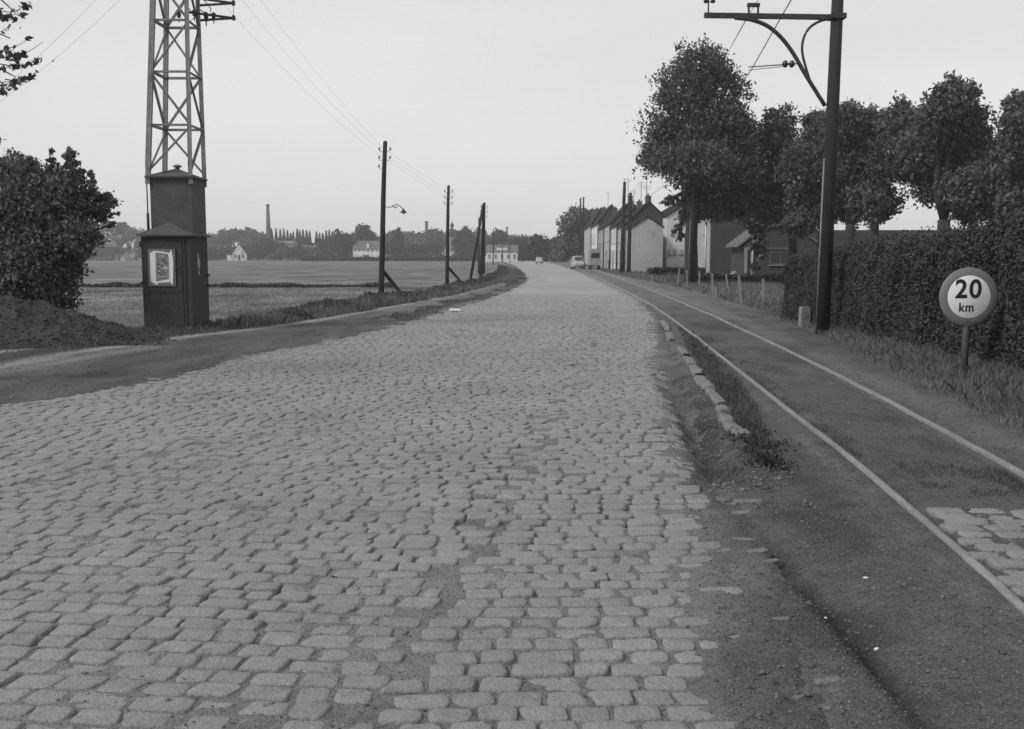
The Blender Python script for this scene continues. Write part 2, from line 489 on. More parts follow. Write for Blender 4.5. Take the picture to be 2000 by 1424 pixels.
def sett_field(xl, xr, y0, y1, tilt, seed, nring=12, edge_drop=0.0, row=0.127, size=0.93, lift=0.0):
    rng = np.random.default_rng(seed)
    C = []
    y = y0
    while y < y1:
        rw = row * (1 + rng.uniform(-.07, .07))
        hw = rw / 2
        a_, b_ = float(xl(y)), float(xr(y))
        x = a_ - rng.uniform(0, .2)
        while x < b_:
            L = rng.choice([.165, .185, .2, .215, .25], p=[.2, .25, .25, .2, .1]) * size * rng.uniform(.93, 1.07)
            if x + L > b_ + 0.06: L = b_ - x
            if L > 0.09: C.append((x + L / 2, y + hw, L / 2, hw))
            x += L
        y += rw
    C = np.array(C)
    cx, cy, hl, hw = C.T
    if tilt < -.05: tilt = -.10 - .05 * np.exp(-((cy - 7.5) / 3.5) ** 2)
    yy = cy + tilt * (cx - seam(cy)) + 0.13 * (fbm(cx * 0.38, cy * 0.38, (seed // 4) * 4 + 5, 2) - 0.5)
    xx = cx + 0.10 * (fbm(cx * 0.5, cy * 0.5, (seed // 4) * 4 + 9, 2) - 0.5)
    keep = np.ones(len(cx), bool)
    keep &= xx > xl(yy) - 0.05 - 0.25 * (fbm(yy * 1.5, xx * 0, 71, 3) - 0.5) * edge_drop
    d = xr(yy) - xx
    keep &= rng.random(len(cx)) > edge_drop * 0.5 * np.exp(-(d / 0.16) ** 2)
    cx, cy, hl, hw = xx[keep], yy[keep], hl[keep], hw[keep]
    n = len(cx)
    gap = rng.uniform(.0005, .0065, n)
    hl = hl - gap * 1.5 - .002; hw = hw - gap * 0.75
    ang = np.arange(nring) / nring * 2 * np.pi + np.pi / nring
    ca, sa = np.cos(ang), np.sin(ang)
    pw = (rng.uniform(0.18, 0.38, n) + 0.26 * (cx > seam(cy)) * rng.random(n))[:, None]      # superellipse: between box and oval
    px = np.sign(ca) * np.abs(ca) ** pw * (1 + rng.uniform(-.075, .045, (n, nring)))
    py = np.sign(sa) * np.abs(sa) ** pw * (1 + rng.uniform(-.13, .07, (n, nring)))
    skew = rng.normal(0, .10, n)[:, None]
    taper = rng.normal(0, .09, n)[:, None]
    rot = (rng.normal(0, .035, n) + np.arctan(tilt if np.ndim(tilt) == 0 else tilt[keep]) * 0.95)[:, None]
    rings = [(0.68, 0.0), (0.91, -.0010), (0.975, -.0042), (1.0, -.014), (1.02, -.06)] if nring > 8 else [(0.75, 0.0), (1.0, -.012), (1.02, -.05)]
    hz = rng.normal(0, .0036, n) + lift + 0.012 * np.clip(fbm(cx * 3, cy * 3, seed + 3, 2) - 0.6, -1, 0)
    tx = rng.normal(0, .016, n)[:, None]; ty = rng.normal(0, .022, n)[:, None]
    Vs = []
    hc = H(cx, cy)
    # slope of the ground under the stone
    gx = (H(cx + .1, cy) - H(cx - .1, cy))[:, None] / .2; gy = (H(cx, cy + .1) - H(cx, cy - .1))[:, None] / .2
    for s, dz in rings:
        jx = px * s * hl[:, None]; jy = py * s * hw[:, None]
        jx = jx * (1 + taper * py * 0.5) + skew * jy
        X = jx * np.cos(rot) - jy * np.sin(rot); Y = jx * np.sin(rot) + jy * np.cos(rot)
        Z = (hc + hz)[:, None] + dz + (tx + gx) * X + (ty + gy) * Y
        Z = Z + rng.normal(0, .0013, (n, nring))
        Vs.append(np.stack([X + cx[:, None], Y + cy[:, None], Z], -1))
    ctr = np.stack([cx, cy, hc + hz + .0012], -1)[:, None, :]
    V = np.concatenate([ctr] + Vs, 1)             # (n, 1+rings*nring, 3)
    k = V.shape[1]
    fs = []
    for j in range(nring):
        fs.append((0, 1 + j, 1 + (j + 1) % nring, 0))
    tri = np.array([(f[0], f[1], f[2]) for f in fs])
    q = []
    for r_ in range(len(rings) - 1):
        b0 = 1 + r_ * nring
        for j in range(nring):
            q.append((b0 + j, b0 + nring + j, b0 + nring + (j + 1) % nring, b0 + (j + 1) % nring))
    q = np.array(q)
    base = (np.arange(n) * k)[:, None, None]
    T = (tri[None] + base).reshape(-1, 3); Q = (q[None] + base).reshape(-1, 4)
    return V.reshape(-1, 3), T, Q

def join_fields(name, parts, m):
    V, T, Q, o = [], [], [], 0
    for v, t, q in parts:
        V.append(v); T.append(t + o); Q.append(q + o); o += len(v)
    V = np.concatenate(V).astype(np.float32); T = np.concatenate(T).astype(np.int32); Q = np.concatenate(Q).astype(np.int32)
    me = bpy.data.meshes.new(name)
    me.vertices.add(len(V)); me.vertices.foreach_set('co', V.ravel())
    me.loops.add(T.size + Q.size)
    me.loops.foreach_set('vertex_index', np.concatenate([T.ravel(), Q.ravel()]))
    me.polygons.add(len(T) + len(Q))
    st = np.concatenate([np.arange(0, T.size, 3), T.size + np.arange(0, Q.size, 4)]).astype(np.int32)
    tt = np.concatenate([np.full(len(T), 3), np.full(len(Q), 4)]).astype(np.int32)
    me.polygons.foreach_set('loop_start', st); me.polygons.foreach_set('loop_total', tt)
    me.polygons.foreach_set('use_smooth', np.ones(len(tt), bool))
    me.update(calc_edges=True)
    me.materials.append(m)
    ob = bpy.data.objects.new(name, me); COL.objects.link(ob)
    return ob

roadR2 = offs(roadR, 0.02)
seamL, seamR = offs(seam, -0.012), offs(seam, 0.012)
pr = [sett_field(roadL, seamL, 0.5, 17, -0.13, 101, 12, 1.0), sett_field(seamR, roadR2, 0.5, 17, 0.02, 103, 12, 1.0),
      sett_field(roadL, seamL, 17, 43, -0.13, 105, 8, 1.0), sett_field(seamR, roadR2, 17, 43, 0.02, 107, 8, 1.0)]
st = join_fields('setts', pr, M_sett)
st.parent = road; st['kind'] = 'structure'

# dirt shoulder on the left with its pale trodden line
def sh_z(x, y):
    d = x - roadL(y)
    z = H(x, y) + 0.012 * (fbm(x * 5, y * 3, 61, 3) - 0.5) - 0.05 * sst(-0.05, 0.45, d + 0.7 * (fbm(y * 1.5, x * 1.5, 63, 4) - 0.5))
    z = z - 0.03 * bump1(d, -0.9, 0.35) + 0.008
    return z
def sh_t(x, y):
    wd = roadL(y) - pathO(y)
    s = (x - pathO(y)) / np.maximum(wd, .1)
    t = 0.39 + 0.36 * (fbm(x * 3, y * 1.0, 65, 5) - 0.5)
    c = 0.12 + 0.10 * (fbm(y * 0.25, y * 0, 66, 2) - .5)
    pale = np.exp(-((s - c - .10 * (fbm(x * 2, y * 2, 69, 3) - .5)) / 0.07) ** 2) * 0.66 + 0.30 * np.exp(-((s - 0.30) / 0.06) ** 2) * (y < 18)
    t = t + pale * (0.75 + 0.5 * fbm(x * 4, y * 1.5, 67, 3))
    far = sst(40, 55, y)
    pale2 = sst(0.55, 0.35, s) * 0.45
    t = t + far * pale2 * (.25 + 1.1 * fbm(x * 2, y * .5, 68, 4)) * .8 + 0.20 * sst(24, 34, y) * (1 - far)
    t = np.where(s < 0, t * 0.8, t)
    return np.clip(t, 0.12, 2)
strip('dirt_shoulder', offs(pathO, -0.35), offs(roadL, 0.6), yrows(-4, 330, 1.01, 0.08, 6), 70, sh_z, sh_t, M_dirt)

# tram bed: cinder and dirt between the setts and the right bank
def tb_z(x, y):
    d = x - roadR(y)
    z = H(x, y) + 0.010 * (fbm(x * 6, y * 5, 81, 4) - 0.5) + 0.006 * (fbm(x * 30, y * 30, 82, 2) - .5) * (y < 15)
    z = z - 0.045 * sst(0.36, 0.02, d + 0.3 * (fbm(x * 3, y * 2.2, 83, 4) - 0.5)) + 0.004
    mid = sst(.5, .7, d) * sst(-.12, -.2, x - railN(y))
    z = z - 0.035 * mid * sst(7.45, 7.62, y + .25 * (fbm(x * 4, y * 0, 96, 2) - .5)) * (1 - sst(12, 16, y))     # broken edge of the dirt crossing
    # ballast between the rails sits slightly below the rail heads, lower still just inside them
    z = z - 0.02 * bump1(x, railN(y) + 0.10, 0.05) - 0.02 * bump1(x, railF(y) - 0.08, 0.05)
    return z
def tb_t(x, y):
    t = 0.42 + 0.24 * (fbm(x * 2.2, y * 1.4, 85, 5) - 0.5)
    d = x - roadR(y)
    t = t + 0.14 * sst(0.5, 0.0, d)
    t = t - 0.16 * bump1(x, gutter(y), 0.22) * sst(6.8, 7.4, y) * (1 - sst(14, 18, y))
    t = t - 0.20 * bump1(x, rut(y), 0.05) * (y < 6.2)
    # dark turf strip between kerb stones and near rail
    k = sst(7.4, 8.4, y) * (1 - sst(24, 27, y)) * sst(0.35, 0.6, d) * sst(0.05, -0.2, x - turfR(y) + .3 * (fbm(x * 4, y * 3, 92, 3) - .5))
    t = t - 0.19 * k
    t = t + 0.16 * bump1(x, railF(y) + 0.38, 0.28) + 0.10 * bump1(x, railN(y) - 0.18, 0.1) * (y < 9)
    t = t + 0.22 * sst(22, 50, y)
    t = t - 0.12 * sst(0.55, 0.7, fbm(x * 1.6, y * 0.7, 86, 3))
    return np.clip(t, 0.12, 2)
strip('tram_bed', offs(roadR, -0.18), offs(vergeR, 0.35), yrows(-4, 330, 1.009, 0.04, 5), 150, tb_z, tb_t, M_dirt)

# grass bank right of the track
def bk_t(x, y): return np.clip(0.40 + 0.25 * (fbm(x * 2, y * 1.5, 88, 4) - 0.5), .1, 1)
def bk_z(x, y): return H(x, y) + 0.006 - 0.05 * sst(0.25, -0.05, x - vergeR(y))
strip('verge', offs(vergeR, -0.02), offs(vergeR, 9.0), yrows(-4, 150, 1.015, 0.15, 6), 60, bk_z, bk_t, M_field)

# setts laid between the rails at the crossing
def cr(y): return railN(y) + 0.17
def cf(y): return railF(y) - 0.15
tp = join_fields('track_paving', [sett_field(cr, cf, 3.2, 6.35, 0.0, 141, 12, 0.3, 0.145, 1.35, 0.014)], M_sett)
tp['kind'] = 'structure'

# ------------------------------------------------------------------ rails
def make_rail(c, label):
    ys = yrows(-3, 200, 1.02, 0.3, 6)
    xs = c(ys)
    prof = [(-.025, -.05), (-.025, 0.0), (-.018, 0.005), (.018, 0.005), (.025, 0.0), (.025, -.05)]
    Vs = []
    for dx, dz in prof:
        zz = H(c(ys), ys) * 0.7 + 0.022 + dz
        Vs.append(np.stack([xs + dx, ys, zz], -1))
    V = np.stack(Vs, 1).reshape(-1, 3); k = len(prof)
    i = np.arange(len(ys) - 1)[:, None] * k + np.arange(k - 1)[None, :]
    F = np.stack([i, i + 1, i + k + 1, i + k], -1).reshape(-1, 4)
    o = np_mesh('tram_rail', V, F, M_rail, None, True)
    return tag(o, label, 'rail', 'rails of the roadside tramline')
make_rail(railN, 'worn steel tram rail nearer the cobbled road, crossing the dirt apron')
make_rail(railF, 'worn steel tram rail farther from the road, beside the grass bank')

# ------------------------------------------------------------------ displaced kerb stones
def rough_stone(lx, ly, lz, seed):
    rng = random.Random(seed)
    mb = MB(); nx, n2 = 5, 8
    vs, fs = [], []
    for i in range(nx):
        t = i / (nx - 1); s = 0.86 if i in (0, nx - 1) else 1
        for k in range(n2):
            a_ = 2 * math.pi * k / n2 + math.pi / 8
            c, s_ = math.cos(a_), math.sin(a_)
            vs.append(((t - .5) * lx + rng.uniform(-.06, .06) * lx, math.copysign(abs(c) ** .5, c) * ly / 2 * s * rng.uniform(.74, 1.1),
                       math.copysign(abs(s_) ** .5, s_) * lz / 2 * s * rng.uniform(.8, 1.05)))
    for i in range(nx - 1):
        for k in range(n2): fs.append((i * n2 + k, (i + 1) * n2 + k, (i + 1) * n2 + (k + 1) % n2, i * n2 + (k + 1) % n2))
    fs.append(tuple(range(n2))); fs.append(tuple((nx - 1) * n2 + k for k in range(n2))[::-1])
    return mb.add(vs, fs)
KP = [((1294, 622), (1303, 640)), ((1306, 649), (1312, 663)), ((1328, 675), (1340, 692)), ((1342, 696), (1352, 711)), ((1355, 715), (1365, 731)), ((1366, 734), (1384, 758)), ((1385, 759), (1410, 786)),
      ((1406, 791), (1416, 800)), ((1412, 804), (1424, 821)), ((1422, 823), (1437, 835)), ((1437, 836), (1458, 847))]
KL = ['farthest kerb stone of the broken edge, half sunk by the dark turf', 'second farthest kerb stone of the broken edge', 'low kerb stone third from the far end', 'kerb stone fourth from the far end',
      'kerb stone in the middle of the broken row', 'long kerb stone just beyond the longest one', 'longest pale kerb stone of the row', 'small light kerb stone touching the near end of the longest one',
      'pale kerb stone third from the near end', 'pale kerb stone second from the near end', 'nearest kerb stone, lying askew at the end of the row']
for i, (pa, pb) in enumerate(KP):
    a_, b_ = Vector(spot(*pa, .04)), Vector(spot(*pb, .04)); d = b_ - a_
    x, y, _ = (a_ + b_) / 2
    o = rough_stone(d.length * .97, .15 + .03 * R.random(), .13, i).build('kerb_stone', M_stone)
    o.location = (x, y, gz(x, y) - 0.012 + .02 * R.random())
    o.rotation_euler = (R.uniform(-.12, .12), R.uniform(-.02, .02), math.atan2(d.y, d.x))
    tag(o, KL[i], 'kerb stone', 'displaced kerb stones beside the setts')
# loose setts and pebbles in the apron
for i, (u, v, ln, an, lb) in enumerate([(1405, 972, .15, .1, 'pale loose sett by the end of the gutter'), (1460, 984, .20, .25, 'pale sliver of stone lying nearest the end of the gutter on the dirt'),
        (1440, 1003, .17, .15, 'loose sett half buried below the sliver of stone'), (1478, 1080, .12, .4, 'light stone at the top of the rut'), (1450, 1058, .12, .1, 'buried stone left of the rut'),
        (1505, 1097, .10, .6, 'small light stone beside the start of the rut'), (1524, 1208, .07, .2, 'small pale stone alone on the dirt left of the rut'), (1618, 1328, .11, .3, 'stone by the dark cracked hole near the bottom edge'),
        (1562, 1349, .06, .0, 'small stone nearest the bottom edge'), (1690, 1147, .022, .4, 'white pebble in the middle of the dirt apron'), (1712, 1269, .018, .4, 'white pebble right of the rut'),
        (1612, 1195, .018, .4, 'tiny white pebble on the edge of the rut')]):
    x, y, _ = spot(u, v)
    o = rough_stone(ln, ln * (.45 if ln > .05 else .8), .035 if ln > .05 else ln * .6, 50 + i).build('loose_stone', M_stone if ln > 0.05 else M_paper)
    o.location = (x, y, max(float(tb_z(x, y)), float(bed_z(x, y))) - (.008 if ln > .05 else 0)); o.rotation_euler = (R.uniform(-.1, .1), R.uniform(-.05, .05), an)
    tag(o, lb, 'stone', 'loose stones on the dirt apron')

# ------------------------------------------------------------------ loose gravel
def gravel(name, label, fx, y0, y1, n, size, m, seed, zf, mask=None, pw=1.0):
    rng = np.random.default_rng(seed)
    y = y0 * (y1 / y0) ** (rng.random(n) ** pw)
    a_, b_ = fx(y); x = a_ + (b_ - a_) * rng.random(n)
    if mask is not None: k = mask(x, y, rng); x, y = x[k], y[k]
    n = len(x)
    s = size * np.exp(rng.normal(0, .45, n))[:, None]
    D = np.array([[1, 0, 0], [0, 1, 0], [-1, 0, 0], [0, -1, 0], [0, 0, .7], [0, 0, -.5]], float)
    F8 = np.array([[0, 1, 4], [1, 2, 4], [2, 3, 4], [3, 0, 4], [1, 0, 5], [2, 1, 5], [3, 2, 5], [0, 3, 5]])
    a_ = rng.random(n) * 6.283; ca, sa = np.cos(a_)[:, None], np.sin(a_)[:, None]
    J = D[None] * s[:, None] * rng.uniform(.6, 1.3, (n, 6, 1))
    X = J[..., 0] * ca - J[..., 1] * sa + x[:, None]; Y = J[..., 0] * sa + J[..., 1] * ca + y[:, None]
    Z = J[..., 2] + (zf(x, y) + s[:, 0] * .15)[:, None]
    V = np.stack([X, Y, Z], -1).reshape(-1, 3)
    F = (F8[None] + (np.arange(n) * 6)[:, None, None]).reshape(-1, 3)
    return tag(np_mesh(name, V, F, m), label, 'gravel', kind='stuff')
M_grav = mat('gravel_stones', 0.10, 0.9, 0.2, 20, island=0.5)
gravel('gravel', 'fine grit scattered over the dirt apron by the rails', lambda y: (roadR(y) - .1, railN(y) - .05), 2.6, 9, 16000, .0042, M_grav, 251, lambda x, y: np.maximum(tb_z(x, y), np.where(x < roadR(y) + .45, bed_z(x, y), -9)))
gravel('gravel', 'coarser rubble in the gutter and around the kerb stones', lambda y: (roadR(y), roadR(y) + .75), 6.3, 15, 4200, .010, M_grav, 252, tb_z, lambda x, y, r: fbm(x * 4, y * 3, 93, 3) > .45)
gravel('gravel', 'grit along and between the rails', lambda y: (railN(y) + .06, vergeR(y)), 4.2, 18, 12000, .005, M_grav, 253, tb_z)
gravel('gravel', 'grit worked into the joints of the nearest setts', lambda y: (roadL(y) * .5 - 1, roadR(y)), 2.6, 7, 22000, .0035, M_grav, 254, bed_z)
gravel('gravel', 'grit on the dirt shoulder left of the setts', lambda y: (pathO(y), roadL(y) - .1), 8, 24, 9000, .006, M_grav, 255, sh_z)

# ------------------------------------------------------------------ leaves and grass
def leaf_mesh(C, size, rng, flat=0.0, asp=1.7, up=0.0):
    n = len(C)
    d = rng.normal(0, 1, (n, 3)); d[:, 2] *= (1 - flat); d[:, 2] += up
    d /= np.linalg.norm(d, axis=1)[:, None] + 1e-9
    e_ = rng.normal(0, 1, (n, 3)); e_ -= (e_ * d).sum(1)[:, None] * d
    e_ /= np.linalg.norm(e_, axis=1)[:, None] + 1e-9
    nn = np.cross(d, e_)
    s = size * rng.uniform(.6, 1.35, n)[:, None]
    L = d * s * 0.5 * asp; W = e_ * s * 0.5; N = nn * s * 0.18
    V = np.stack([C - L, C + W * 0.9 + N - L * .1, C + L, C - W * 0.9 + N - L * .1], 1).reshape(-1, 3)
    F = np.arange(n * 4).reshape(-1, 4)
    return V, F

def clumps(lobes, n, rng, per=26, spread=0.17, shell=0.55):
    """lobes: (x,y,z,rx,ry,rz). leaf centres gathered in clumps, mostly towards the lobe surfaces"""
    lob = np.array(lobes, float)
    vol = (lob[:, 3] * lob[:, 4] * lob[:, 5]) ** (2 / 3)
    k = max(1, n // per)
    which = rng.choice(len(lob), k, p=vol / vol.sum())
    L = lob[which]
    d = rng.normal(0, 1, (k, 3)); d /= np.linalg.norm(d, axis=1)[:, None]
    r = rng.uniform(shell ** 2.2, 1.0, k) ** (1 / 2.2)
    r *= 1 + 0.14 * np.abs(rng.normal(0, 1, k)) * (rng.random(k) < .4)
    c = L[:, :3] + d * r[:, None] * L[:, 3:]
    s = L[:, 3:].mean(1)
    C = np.repeat(c, per, 0) + rng.normal(0, 1, (k * per, 3)) * np.repeat(s * spread, per)[:, None] * np.array([1, 1, .75])
    return C, c

def limb(mb, p, q, r0, r1, seed, n=6, seg=4, sag=.12, jit=.05):
    rng = random.Random(seed); p, q = Vector(p), Vector(q); L = (q - p).length
    pts, rs = [], []
    for i in range(seg + 1):
        t = i / seg
        j = Vector((rng.uniform(-1, 1), rng.uniform(-1, 1), rng.uniform(-.5, .5))) * L * jit * (0 if i in (0, seg) else 1)
        pts.append(p.lerp(q, t) + j + Vector((0, 0, L * sag * math.sin(math.pi * t)))); rs.append(r0 + (r1 - r0) * t)
    mb.tube(pts, rs, n)

def tree(name, label, cat, base, lobes, n, size, m, trunk_r, trunk_h, seed, group=None, per=26, spread=.17, shell=.5, twigs=14, up=0.0, lean=(0, 0)):
    """lobes given in world coordinates"""
    t = thing(name, label, cat, base, 0, group)
    rng = np.random.default_rng(seed)
    b = np.array(base)
    lo = [(l[0] - b[0], l[1] - b[1], l[2] - b[2], *l[3:]) for l in lobes]
    C, cc = clumps(lo, n, rng, per, spread, shell)
    C[:, 2] = np.maximum(C[:, 2], 0.1)
    V, F = leaf_mesh(C, size, rng, 0, 1.6, up)
    np_mesh('crown', V, F, m, t)
    mb = MB()
    top = (lean[0], lean[1], trunk_h)
    rr = random.Random(seed)
    limb(mb, (0, 0, -.1), top, trunk_r * 1.15, trunk_r * .82, seed, 10, 6, 0, .012)
    for i, l in enumerate(lo):
        limb(mb, top, (l[0], l[1], l[2] + l[5] * .2), trunk_r * .6, trunk_r * .15, seed + i, 6)
        for k in range(max(1, twigs // len(lo))):
            a_ = rr.uniform(0, 6.28); f = rr.uniform(.5, .95)
            q = (l[0] + math.cos(a_) * l[3] * f, l[1] + math.sin(a_) * l[4] * f, l[2] + rr.uniform(-.3, .9) * l[5])
            limb(mb, (l[0], l[1], l[2] - l[5] * .3), q, trunk_r * .22, trunk_r * .05, seed + i * 7 + k, 4, 3)
    mb.build('trunk', M_bark, t)
    return t

def lob(u, v, r, Y, dy=0, vr=None):
    """crown lobe surveyed in the photo: centre and radius in photo pixels at distance Y"""
    x, y, z = at(u, v, Y + dy)
    s = (Y + dy) / FPX
    return (x, y, z, r * s, r * s, (vr or r) * s)

def blades(C, h, wd, rng, lean=.35):
    n = len(C)
    hh = h * rng.uniform(.45, 1.25, n)
    a_ = rng.uniform(0, 6.283, n)
    s = np.stack([np.cos(a_), np.sin(a_), np.zeros(n)], 1) * (np.reshape(wd, (-1, 1)) / 2)
    l_ = rng.normal(0, lean, (n, 2)) * hh[:, None]
    T = C + np.concatenate([l_, hh[:, None]], 1)
    Mi = C + np.concatenate([l_ * .35, hh[:, None] * .6], 1)
    V = np.stack([C - s, C + s, Mi + s * .7, T, Mi - s * .7], 1).reshape(-1, 3)
    F = np.arange(n * 5).reshape(-1, 5)
    return V, F

def grass_area(name, label, fx, y0, y1, n, h, wd, m, seed, power=1.4, mask=None, zf=H, cat='grass', clump=0.0):
    rng = np.random.default_rng(seed)
    t = rng.random(n) ** power
    y = y0 * (y1 / y0) ** t
    a_, b_ = fx(y)
    x = a_ + (b_ - a_) * rng.random(n)
    if mask is not None:
        k = mask(x, y, rng); x, y = x[k], y[k]
    hh = h * (0.55 + 0.9 * fbm(x * 1.4, y * 1.1, seed, 3)) * (1 + 0.0 * x)
    C = np.stack([x, y, zf(x, y) - 0.01], 1)
    V, F = blades(C, hh, wd * (0.6 + y / 30), rng)
    o = np_mesh(name, V, F, m)
    return tag(o, label, cat, kind='stuff')

# right bank grass
grass_area('grass', 'rough grass on the bank between tram rails and hedge', lambda y: (vergeR(y) - 0.05, vergeR(y) + 2.6), 4.0, 34, 150000, 0.13, 0.007, M_grass, 201, 1.0,
           lambda x, y, r: (r.random(len(x)) < 0.25 + 0.75 * sst(0, .5, x - vergeR(y) + .25 * (fbm(x * 2, y * 2, 7) - .5))))
grass_area('grass', 'rough grass around the leaning fence posts', lambda y: (vergeR(y) - 0.05, vergeR(y) + 8.0), 30, 110, 42000, 0.22, 0.014, M_grass, 203, 0.8)
# turf strip
grass_area('turf', 'dark turf strip between kerb stones and the near rail', lambda y: (roadR(y) + 0.42, np.minimum(turfR(y) + .06, railN(y) - .10)), 7.4, 26, 46000, 0.075, 0.007, M_grassd, 205, 1.0,
           lambda x, y, r: (fbm(x * 2.5, y * 1.5, 12, 3) + r.random(len(x)) * .35 > .52 + .25 * (1 - sst(7.8, 10.5, y))) & (r.random(len(x)) < sst(0, .35, x - roadR(y) - .42) * sst(-.05, .3, turfR(y) - x + .2 * (fbm(x * 5, y * 4, 17, 2) - .5)) * sst(7.3, 9.8, y)))
grass_area('turf', 'sparse tufts growing along the inside of the rails', lambda y: (railN(y) + 0.07, railN(y) + 0.28), 6.6, 22, 5000, 0.035, 0.006, M_grassd, 206, 1.0,
           lambda x, y, r: fbm(x * 2.5, y * 1.1, 14, 3) > .52)
grass_area('turf', 'tufts of low weeds between the tram rails by the crossing', lambda y: (railF(y) - 0.85, railF(y) - 0.08), 6.7, 7.9, 3800, 0.035, 0.006, M_grassd, 207, 1.0,
           lambda x, y, r: fbm(x * 4, y * 4, 15, 3) > .5)
grass_area('turf', 'low weeds in the gutter beside the setts', lambda y: (roadR(y) + 0.0, roadR(y) + 0.55), 6.9, 14, 9000, 0.03, 0.006, M_grassd, 208, 1.0,
           lambda x, y, r: fbm(x * 5, y * 3, 16, 3) > .5)
# left verge: rank weeds
def left_weeds():
    rng = np.random.default_rng(301)
    n = 60000
    t = rng.random(n); y = 23.5 * (150 / 23.5) ** t
    wdt = 0.5 + 0.5 * sst(20, 30, y)
    x = pathO(y) + 0.15 - rng.random(n) ** .8 * wdt * 1.5
    hh = (0.04 + 0.26 * sst(24, 30, y)) * (0.15 + 1.5 * fbm(x * 1.5, y * .8, 33, 4) ** 1.4) * (.45 + .55 * sst(.15, -.35, x - pathO(y)))
    keep = (fbm(x * 1.2, y * .6, 34, 4) > .42) & (rng.random(n) < .35 + .65 * sst(.15, -.25, x - pathO(y)))
    x, y, hh = x[keep], y[keep], hh[keep]
    z = H(x, y) + rng.random(len(x)) * hh
    C = np.stack([x, y, z], 1)
    V, F = leaf_mesh(C, 0.045, rng, 0, 2.6, 1.0)
    return tag(np_mesh('weeds', V, F, M_weed), 'dark rank weeds edging the field left of the path', 'weeds', kind='stuff')
left_weeds()
grass_area('grass', 'thin grass on the field edge by the path', lambda y: (pathO(y) - 1.3, pathO(y) + 0.1), 17, 130, 26000, 0.11, 0.010, M_grassd, 303, 0.9)
grass_area('grass', 'seeding grass heads rising among the dark weeds by the path', lambda y: (pathO(y) - 1.0, pathO(y) + 0.28), 22, 140, 36000, 0.24, 0.009, M_grass, 308, 0.8, lambda x, y, r: fbm(x * 1.5, y * .7, 35, 3) > .45)
grass_area('field_grass', 'mown meadow grass in the near field', lambda y: (pathO(y) - 16 - y * .1, pathO(y) - .8), 17, 56, 60000, 0.055, 0.010, M_grassl, 304, 1.0, zf=lambda x, y: H(x, y) - .03)
grass_area('turf', 'grass wedge between side path and cobbles at the far bend', lambda y: (roadL(y) - 1.3, roadL(y) + .05), 24, 130, 20000, 0.055, 0.010, M_grassd, 305, 1.0, lambda x, y, r: fbm(x * 1.6, y * .5, 36, 4) + .25 * np.minimum(1, np.abs(x - roadL(y) + .35)) * -1 > .40)

def strip_weeds(name, label, x0, x1, y, h, n, seed, sz=.12, wob=1.5):
    rng = np.random.default_rng(seed)
    x = x0 + (x1 - x0) * rng.random(n)
    yy = y + rng.normal(0, .25, n) + wob * (fbm(x * .12, x * 0, seed, 2) - .5)
    hh = h * (.3 + 1.2 * fbm(x * .9, x * 0, seed + 1, 3))
    C = np.stack([x, yy, H(x, yy) - 0.03 + rng.random(n) * hh], 1)
    V, F = leaf_mesh(C, sz, rng, 0, 1.8, .5)
    return tag(np_mesh(name, V, F, M_weed), label, 'weeds', kind='stuff')
strip_weeds('weeds', 'dark line of ditch weeds across the middle of the field', -46, -6.5, 57, .20, 11000, 311, .10)

def rough_weeds():
    rng = np.random.default_rng(341); n = 1000
    k = rng.integers(0, 46, n)
    cu = rng.uniform(0, 1, 46)
    P0 = np.array([spot(1440 + 75 * c + rng.normal(0, 12), 835 + 70 * c + rng.normal(0, 14))[:2] for c in cu])
    x = P0[k, 0] + rng.normal(0, .06, n); y = P0[k, 1] + rng.normal(0, .10, n)
    C = np.stack([x, y, tb_z(x, y) + rng.random(n) * .045 * (.3 + rng.random(46)[k])], 1)
    V, F = leaf_mesh(C, 0.014, rng, 0, 3.0, .8)
    return tag(np_mesh('weeds', V, F, M_dark), 'straggling dark weeds past the near end of the kerb stones', 'weeds', kind='stuff')
rough_weeds()
